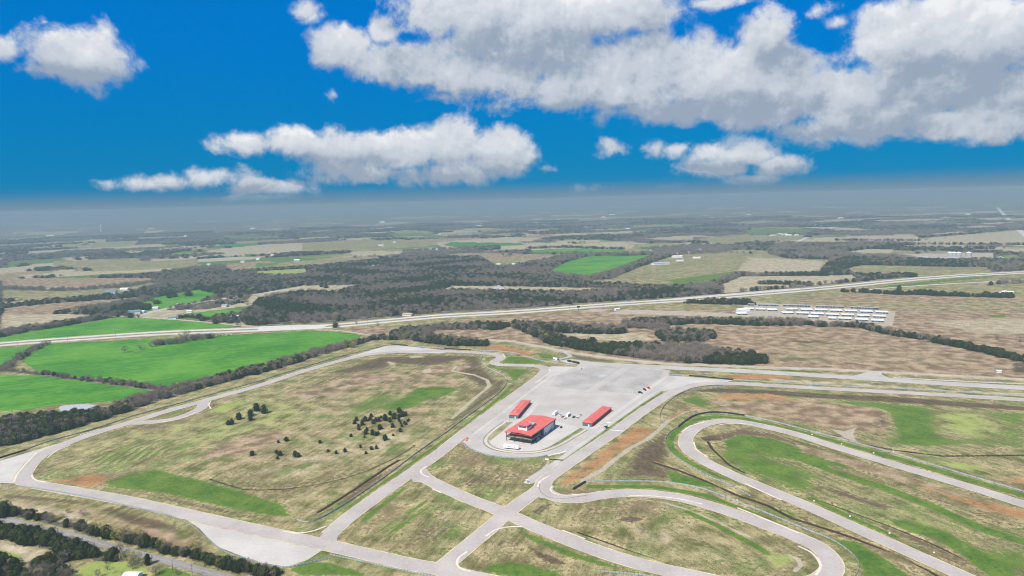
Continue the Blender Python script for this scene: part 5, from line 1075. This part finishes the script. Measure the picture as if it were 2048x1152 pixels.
B().lathe([(9, 0), (6.5, 3), (6.2, 48), (8, 52)], 16).obj('shaft', M_WHITE, wt); B().lathe([(8, 52), (11, 56), (11, 66), (8, 71), (0, 73)], 16).obj('tank', M_WHITE, wt)

# ------------------------------------------------------------------ poles, lamp, cattle
def pole(x, y, label, group, h=12):
    o = thing('utility_pole', label, 'pole', (*G(x, y), 0), .15, group)
    B().tube((0, 0, -.2), (0, 0, h), .17, .11, 7).obj('pole', M_POST, o); B().box(-1.3, 1.3, -.07, .07, h-1.0, h-.85).obj('crossarm', M_POST, o)
    for k in (-1.1, -.4, .4, 1.1): B().lathe([(.05, h-.85), (.09, h-.75), (.05, h-.6)], 6, (k, 0, 0)).obj('insulator', M_GREYR, o)
for x, y in [(36, 695), (136, 685), (232, 678), (404, 671), (584, 662), (665, 657), (735, 655), (862, 646), (1000, 631), (1070, 627), (1139, 622), (1207, 618), (1274, 613), (1340, 608), (1549, 591), (1604, 586), (1660, 579), (1799, 574), (1861, 568), (1920, 561)]:
    pole(x, y, 'thin wooden utility pole along the near edge of the highway', 'utility poles along the highway', 14)
pole(385, 1155, 'wooden utility pole at the lower edge beside the country road', None, 9)
lp = thing('street_lamp', 'tall dark street lamp beside the corner lawn', 'street lamp', (*G(346.5, 1150), 0), .6)
B().tube((0, 0, 0), (0, 0, 9.5), .16, .10, 8).obj('post', M_DARK, lp); B().tube((0, 0, 9.3), (1.4, 0, 9.8), .06, .05, 6).obj('arm', M_DARK, lp)
B().box(1.1, 2.0, -.18, .18, 9.72, 9.9, bev=.05).obj('lamp_head', M_GREYR, lp); B().box(-.2, .2, -.2, .2, 0, .5).obj('base', M_GREYR, lp)
bb = thing('billboard', 'dark roadside sign on a post beside the highway', 'sign', (*G(1157, 623), 0), .2)
B().tube((0, 0, 0), (0, 0, 9), .3, .3, 8).obj('post', M_DARK, bb); B().box(-3.2, 3.2, -.2, .2, 7.5, 11).obj('panel', M_DARK, bb)
CB = mat('dark_cowhide', vary((.02, .018, .016), .3, 2, 8), .8); CW = mat('pale_cowhide', vary((.6, .55, .48), .15, 2, 8), .8)
def cow(x, y, m, label, rz):
    bm = bmesh.new(); J = [(0, 0, 1.12), (.55, 0, 1.15), (1.0, 0, 1.2), (1.3, 0, 1.1), (1.5, 0, .75), (1.68, 0, .5), (-.55, 0, 1.15), (-.85, 0, 1.15), (-.98, 0, .6)]
    J += [(.85, .24, .85), (.85, .25, .45), (.87, .25, .03), (.85, -.24, .85), (.85, -.25, .45), (.87, -.25, .03), (-.7, .26, .85), (-.62, .27, .5), (-.72, .27, .03), (-.7, -.26, .85), (-.62, -.27, .5), (-.72, -.27, .03)]
    E_ = [(0, 1), (1, 2), (2, 3), (3, 4), (4, 5), (0, 6), (6, 7), (7, 8), (2, 9), (9, 10), (10, 11), (2, 12), (12, 13), (13, 14), (6, 15), (15, 16), (16, 17), (6, 18), (18, 19), (19, 20)]
    R_ = [.42, .42, .38, .24, .19, .12, .4, .28, .04]+[.16, .09, .06]*2+[.19, .1, .06]*2
    me = bpy.data.meshes.new('cow'); me.from_pydata(J, E_, []); me.materials.append(m)
    o = obj('cow', me, None, (*G(x, y), 0), rz); md = o.modifiers.new('skin', 'SKIN')
    for v, r in zip(me.skin_vertices[0].data if me.skin_vertices else [], R_): v.radius = (r, r)
    if not me.skin_vertices:
        bm2 = bmesh.new(); bm2.from_mesh(me); ly = bm2.verts.layers.skin.verify()
        for v, r in zip(bm2.verts, R_): v[ly].radius = (r, r)
        bm2.verts.ensure_lookup_table(); bm2.verts[0][ly].use_root = True; bm2.to_mesh(me); bm2.free()
    o.modifiers.new('smooth', 'SUBSURF').levels = 1; o.scale = (1.25, 1.25, 1.25)
    tag(o, label, 'cow', 'cattle beside the field thicket')
for i, (x, y, m) in enumerate([(1405, 608, CB), (1465, 602, CB), (1500, 598, CW), (1560, 586, CB), (1580, 583, CB), (1610, 580, CB), (1660, 572, CB), (1690, 572, CW), (1735, 572, CB), (1755, 572, CB), (1775, 568, CW)]):
    cow(240+x/8, 600+y/8, m, ('dark' if m is CB else 'pale')+' cow grazing on the wheat beside the field thicket', random.uniform(-.6, .6)+(PI if i % 3 == 0 else 0))

# ------------------------------------------------------------------ haze
hb = B().box(-66000, 66000, -66000, 66000, -3.0, 232.0).obj('haze', None) if False else None
me = B().box(-66000, 66000, -66000, 66000, -3.0, 232.0); hm = bpy.data.materials.new('haze_air'); hm.use_nodes = True; hm.node_tree.nodes.clear(); t = T(hm.node_tree)
pv = t.n('ShaderNodeVolumePrincipled', {'Color': (.30, .42, .49), 'Density': 1.75e-4, 'Anisotropy': 0.0}); t.l.new(pv.outputs[0], t.n('ShaderNodeOutputMaterial').inputs['Volume'])
hb = me.obj('haze', hm); tag(hb, 'pale blue haze thickening towards the horizon', kind='stuff')

# ------------------------------------------------------------------ light and sky
EXPO = .62
SUN = Vector((-.62, -.78, 0)).normalized(); EL = math.radians(50); sd = Vector((SUN.x*math.cos(EL), SUN.y*math.cos(EL), math.sin(EL)))
sl = bpy.data.lights.new('sun', 'SUN'); sl.energy = 4.6; sl.angle = math.radians(.6); sl.color = (1, .94, .85)
so = bpy.data.objects.new('sun', sl); COL.objects.link(so); so.rotation_euler = sd.to_track_quat('Z', 'Y').to_euler(); so.location = (0, 0, 500)
wd = bpy.data.worlds.new('World'); SC.world = wd; wd.use_nodes = True; wd.node_tree.nodes.clear(); t = T(wd.node_tree)
BL = [(165, 112, 80, 56), (205, 135, 55, 34), (115, 142, 55, 22), (278, 128, 14, 12), (3, 102, 27, 20), (90, 45, 6, 5),
      (330, 365, 80, 17), (425, 356, 75, 24), (525, 375, 100, 19), (510, 396, 90, 10),
      (500, 288, 70, 22), (590, 288, 90, 32), (690, 296, 110, 40), (790, 305, 110, 44), (905, 285, 72, 58), (1000, 305, 85, 56), (760, 348, 140, 24), (930, 345, 140, 24), (680, 330, 60, 30),
      (615, 25, 32, 24), (690, 90, 65, 46), (650, 75, 40, 22), (690, 60, 20, 25), (765, 60, 34, 36), (790, 125, 110, 46), (850, 155, 110, 28), (740, 130, 60, 35), (668, 188, 9, 8), (880, 195, 40, 12),
      (960, 20, 190, 60), (1150, 30, 230, 60), (1060, 90, 200, 60), (980, 145, 200, 44), (1250, 120, 200, 60), (1200, 175, 250, 44), (1420, 160, 190, 72), (1400, 215, 200, 34), (1530, 70, 66, 56), (1500, 140, 130, 70), (1560, 205, 180, 52), (1700, 190, 100, 60), (1690, 250, 130, 42),
      (1840, 90, 140, 80), (1960, 90, 160, 84), (1770, 30, 60, 24), (1860, 160, 200, 55), (1800, 205, 130, 34), (2030, 180, 100, 60), (1990, 250, 90, 34), (1890, 250, 80, 30), (1640, 20, 30, 12), (1000, 212, 50, 17), (1440, 5, 60, 14), (1675, 45, 24, 14),
      (1350, 298, 55, 18), (1420, 302, 60, 28), (1490, 308, 62, 34), (1545, 338, 60, 27), (1440, 335, 90, 22), (1520, 358, 70, 14),
      (1225, 298, 34, 17), (1190, 378, 34, 12), (1480, 384, 46, 7), (1345, 372, 20, 6)]
def masses(name, blobs, lump):
    ng = bpy.data.node_groups.new(name, 'ShaderNodeTree'); ng.interface.new_socket('Vector', in_out='INPUT', socket_type='NodeSocketVector')
    for q in ('Value', 'Height'): ng.interface.new_socket(q, in_out='OUTPUT', socket_type='NodeSocketFloat')
    g = T(ng); gi = g.n('NodeGroupInput'); go = g.n('NodeGroupOutput'); acc = aw = ah = None
    for x, y, rx, ry in blobs:
        d = ray(x, y); cx, cy = math.atan2(d[0], d[1])*US, math.asin(d[2])*US; ix, iy = 100/rx, 100/ry
        v = g.n('ShaderNodeVectorMath', {0: gi.outputs[0], 1: (ix, iy, 0), 2: (-cx*ix, -cy*iy, 0)}, operation='MULTIPLY_ADD').outputs[0]
        ln = g.n('ShaderNodeVectorMath', {0: v}, operation='LENGTH').outputs['Value']; k = max(.52, min(ry, 50)/50) if rx >= 60 else min(ry, 50)/50
        b = g.math('MULTIPLY_ADD', ln, -k, k)
        acc = b if acc is None else g.math('SMOOTH_MAX', acc, b, .12)
        if lump and ry >= 24 and rx >= 55:
            w = g.math('SUBTRACT', 1.35, ln); w = g.math('MAXIMUM', w, 0.0); w = g.math('MULTIPLY', w, w); vy = g.n('ShaderNodeSeparateXYZ', {0: v}).outputs[1]
            aw = g.math('ADD', w, .0001) if aw is None else g.math('ADD', aw, w)
            ah = g.math('MULTIPLY', w, vy) if ah is None else g.math('MULTIPLY_ADD', w, vy, ah)
    g.l.new(acc, go.inputs[0])
    if lump: g.l.new(g.math('DIVIDE', ah, aw), go.inputs[1])
    return ng
US = 13.65
ng = masses('cloud_masses', BL, True)
DK = [(1130, 100, 230, 36), (1020, 108, 120, 30), (820, 345, 170, 24), (640, 320, 90, 14), (1470, 345, 110, 18), (430, 382, 130, 12), (1380, 222, 250, 22), (1880, 150, 160, 34), (820, 115, 70, 30), (1700, 265, 130, 18), (1560, 120, 60, 30), (1950, 170, 110, 30), (150, 152, 80, 16)]  # shade under the clouds, painted into the sky colour
ng2 = masses('cloud_underside_shade', DK, False)
tc = t.n('ShaderNodeTexCoord').outputs['Generated']; sx = t.n('ShaderNodeSeparateXYZ', {0: tc})
azn = t.math('MULTIPLY', t.math('ARCTAN2', sx.outputs[0], sx.outputs[1]), US); eln = t.math('MULTIPLY', t.math('ARCSINE', sx.outputs[2]), US)
pv_ = t.n('ShaderNodeCombineXYZ', {0: azn, 1: eln}).outputs[0]
def blob(v): return t.n('ShaderNodeGroup', {0: v}, node_tree=ng).outputs[0]
def off(v, o): return t.n('ShaderNodeVectorMath', {0: v, 1: o}, operation='ADD').outputs[0]
def detail(v):
    n1 = t.noise(v, 1.25, 10, .6, .2)
    w = t.n('ShaderNodeVectorMath', {0: t.n('ShaderNodeTexNoise', {'Vector': v, 'Scale': 2.2, 'Detail': 4}).outputs['Color'], 1: (.35, .35, .35), 2: v}, operation='MULTIPLY_ADD').outputs[0]
    vo = t.n('ShaderNodeTexVoronoi', {'Vector': w, 'Scale': 2.6, 'Detail': 3.0, 'Roughness': .55, 'Lacunarity': 2.1}, feature='SMOOTH_F1', normalize=True).outputs['Distance']
    return t.math('ADD', t.math('MULTIPLY', t.math('SUBTRACT', n1, .5), 1.75), t.math('MULTIPLY', t.math('SUBTRACT', .42, vo), .55))
g0 = t.n('ShaderNodeGroup', {0: pv_}, node_tree=ng).outputs; b0 = g0[0]; d0 = detail(pv_); dens = t.math('SUBTRACT', t.math('ADD', b0, t.math('MULTIPLY', d0, .95)), .10)
b1 = blob(off(pv_, (-.12, .42, 0))); d1 = detail(off(pv_, (-.05, .12, 0)))
alpha = t.step(dens, -.08, .36)
lit = t.math('ADD', t.math('MULTIPLY', t.math('SUBTRACT', b0, b1), .42), t.math('MULTIPLY', t.math('SUBTRACT', d0, d1), 1.0))  # bright tops and shaded bases are painted into the cloud colour
lit = t.math('ADD', lit, t.math('MULTIPLY', g0[1], .5))
lit = t.math('ADD', lit, t.math('MULTIPLY', t.math('SUBTRACT', t.noise(pv_, .85, 7, .62), .54), 1.6))
lit = t.math('ADD', lit, t.math('MULTIPLY', t.math('SUBTRACT', t.noise(pv_, 2.6, 6, .6), .5), 1.0))
dk = t.n('ShaderNodeGroup', {0: pv_}, node_tree=ng2).outputs[0]
lit = t.math('SUBTRACT', lit, t.math('MULTIPLY', t.step(t.math('ADD', dk, t.math('MULTIPLY', d0, .8)), -.45, .6), .55))
EX = 2**-EXPO
sc3 = lambda c: tuple(x*EX for x in c)
cloud = t.mix(t.step(lit, -.75, -.05), sc3((.33, .40, .50)), sc3((.58, .63, .70)))
cloud = t.mix(t.step(lit, -.1, .38), cloud, sc3((.72, .75, .80)))
cloud = t.mix(t.step(lit, .35, .8), cloud, sc3((.90, .91, .92)))
sky = t.n('ShaderNodeTexSky', sky_type='NISHITA', sun_disc=False, sun_elevation=EL, sun_rotation=math.atan2(sd.x, sd.y), altitude=300, air_density=1.0, dust_density=.4, ozone_density=3.0).outputs[0]
elr = t.math('ARCSINE', sx.outputs[2])
base = t.n('ShaderNodeVectorMath', {0: sky, 1: (.0002, .0385, .080)}, operation='MULTIPLY').outputs[0]
base = t.n('ShaderNodeVectorMath', {0: base, 'Scale': t.step(elr, math.radians(0), math.radians(17), .5, 1.0)}, operation='SCALE').outputs[0]
base = t.mix(.72, base, t.mix(t.step(elr, math.radians(1), math.radians(15)), sc3((.0, .235, .52)), sc3((.0, .195, .62))))
base = t.mix(t.step(elr, math.radians(-.3), math.radians(2.0), .5, 0), base, sc3((.06, .24, .39)))
hi = t.step(t.noise(tc, 2.2, 6), .46, .62); hi = t.math('MULTIPLY', hi, t.step(elr, .42, .7)); al = t.math('MAXIMUM', alpha, hi)  # unseen high clouds, added to neutralise the ambient light
al = t.math('MULTIPLY', al, t.step(elr, math.radians(.2), math.radians(1.6), .25, .97))
c = t.mix(al, base, cloud)
c = t.mix(t.step(elr, math.radians(-.2), math.radians(1.6), 1, 0), c, sc3((.175, .275, .37)))
bg = t.n('ShaderNodeBackground', {0: c, 1: 1.0}); t.l.new(bg.outputs[0], t.n('ShaderNodeOutputWorld').inputs[0])
wd.cycles.sampling_method = 'NONE'

# ------------------------------------------------------------------ render
SC.view_settings.view_transform = 'Standard'; SC.view_settings.look = 'None'; SC.view_settings.exposure = EXPO; SC.view_settings.gamma = 1
cy = SC.cycles; cy.max_bounces = 5; cy.diffuse_bounces = 2; cy.glossy_bounces = 2; cy.transmission_bounces = 2; cy.volume_bounces = 1; cy.transparent_max_bounces = 4
cy.use_adaptive_sampling = True; cy.adaptive_threshold = .018; cy.adaptive_min_samples = 32; cy.use_denoising = True; cy.denoiser = 'OPENIMAGEDENOISE'; cy.denoising_input_passes = 'RGB_ALBEDO_NORMAL'; cy.denoising_prefilter = 'ACCURATE'; cy.denoiser = 'OPENIMAGEDENOISE'; cy.sample_clamp_indirect = 4
SC.render.film_transparent = False; cy.pixel_filter_type = 'BLACKMAN_HARRIS'; cy.filter_width = 1.05
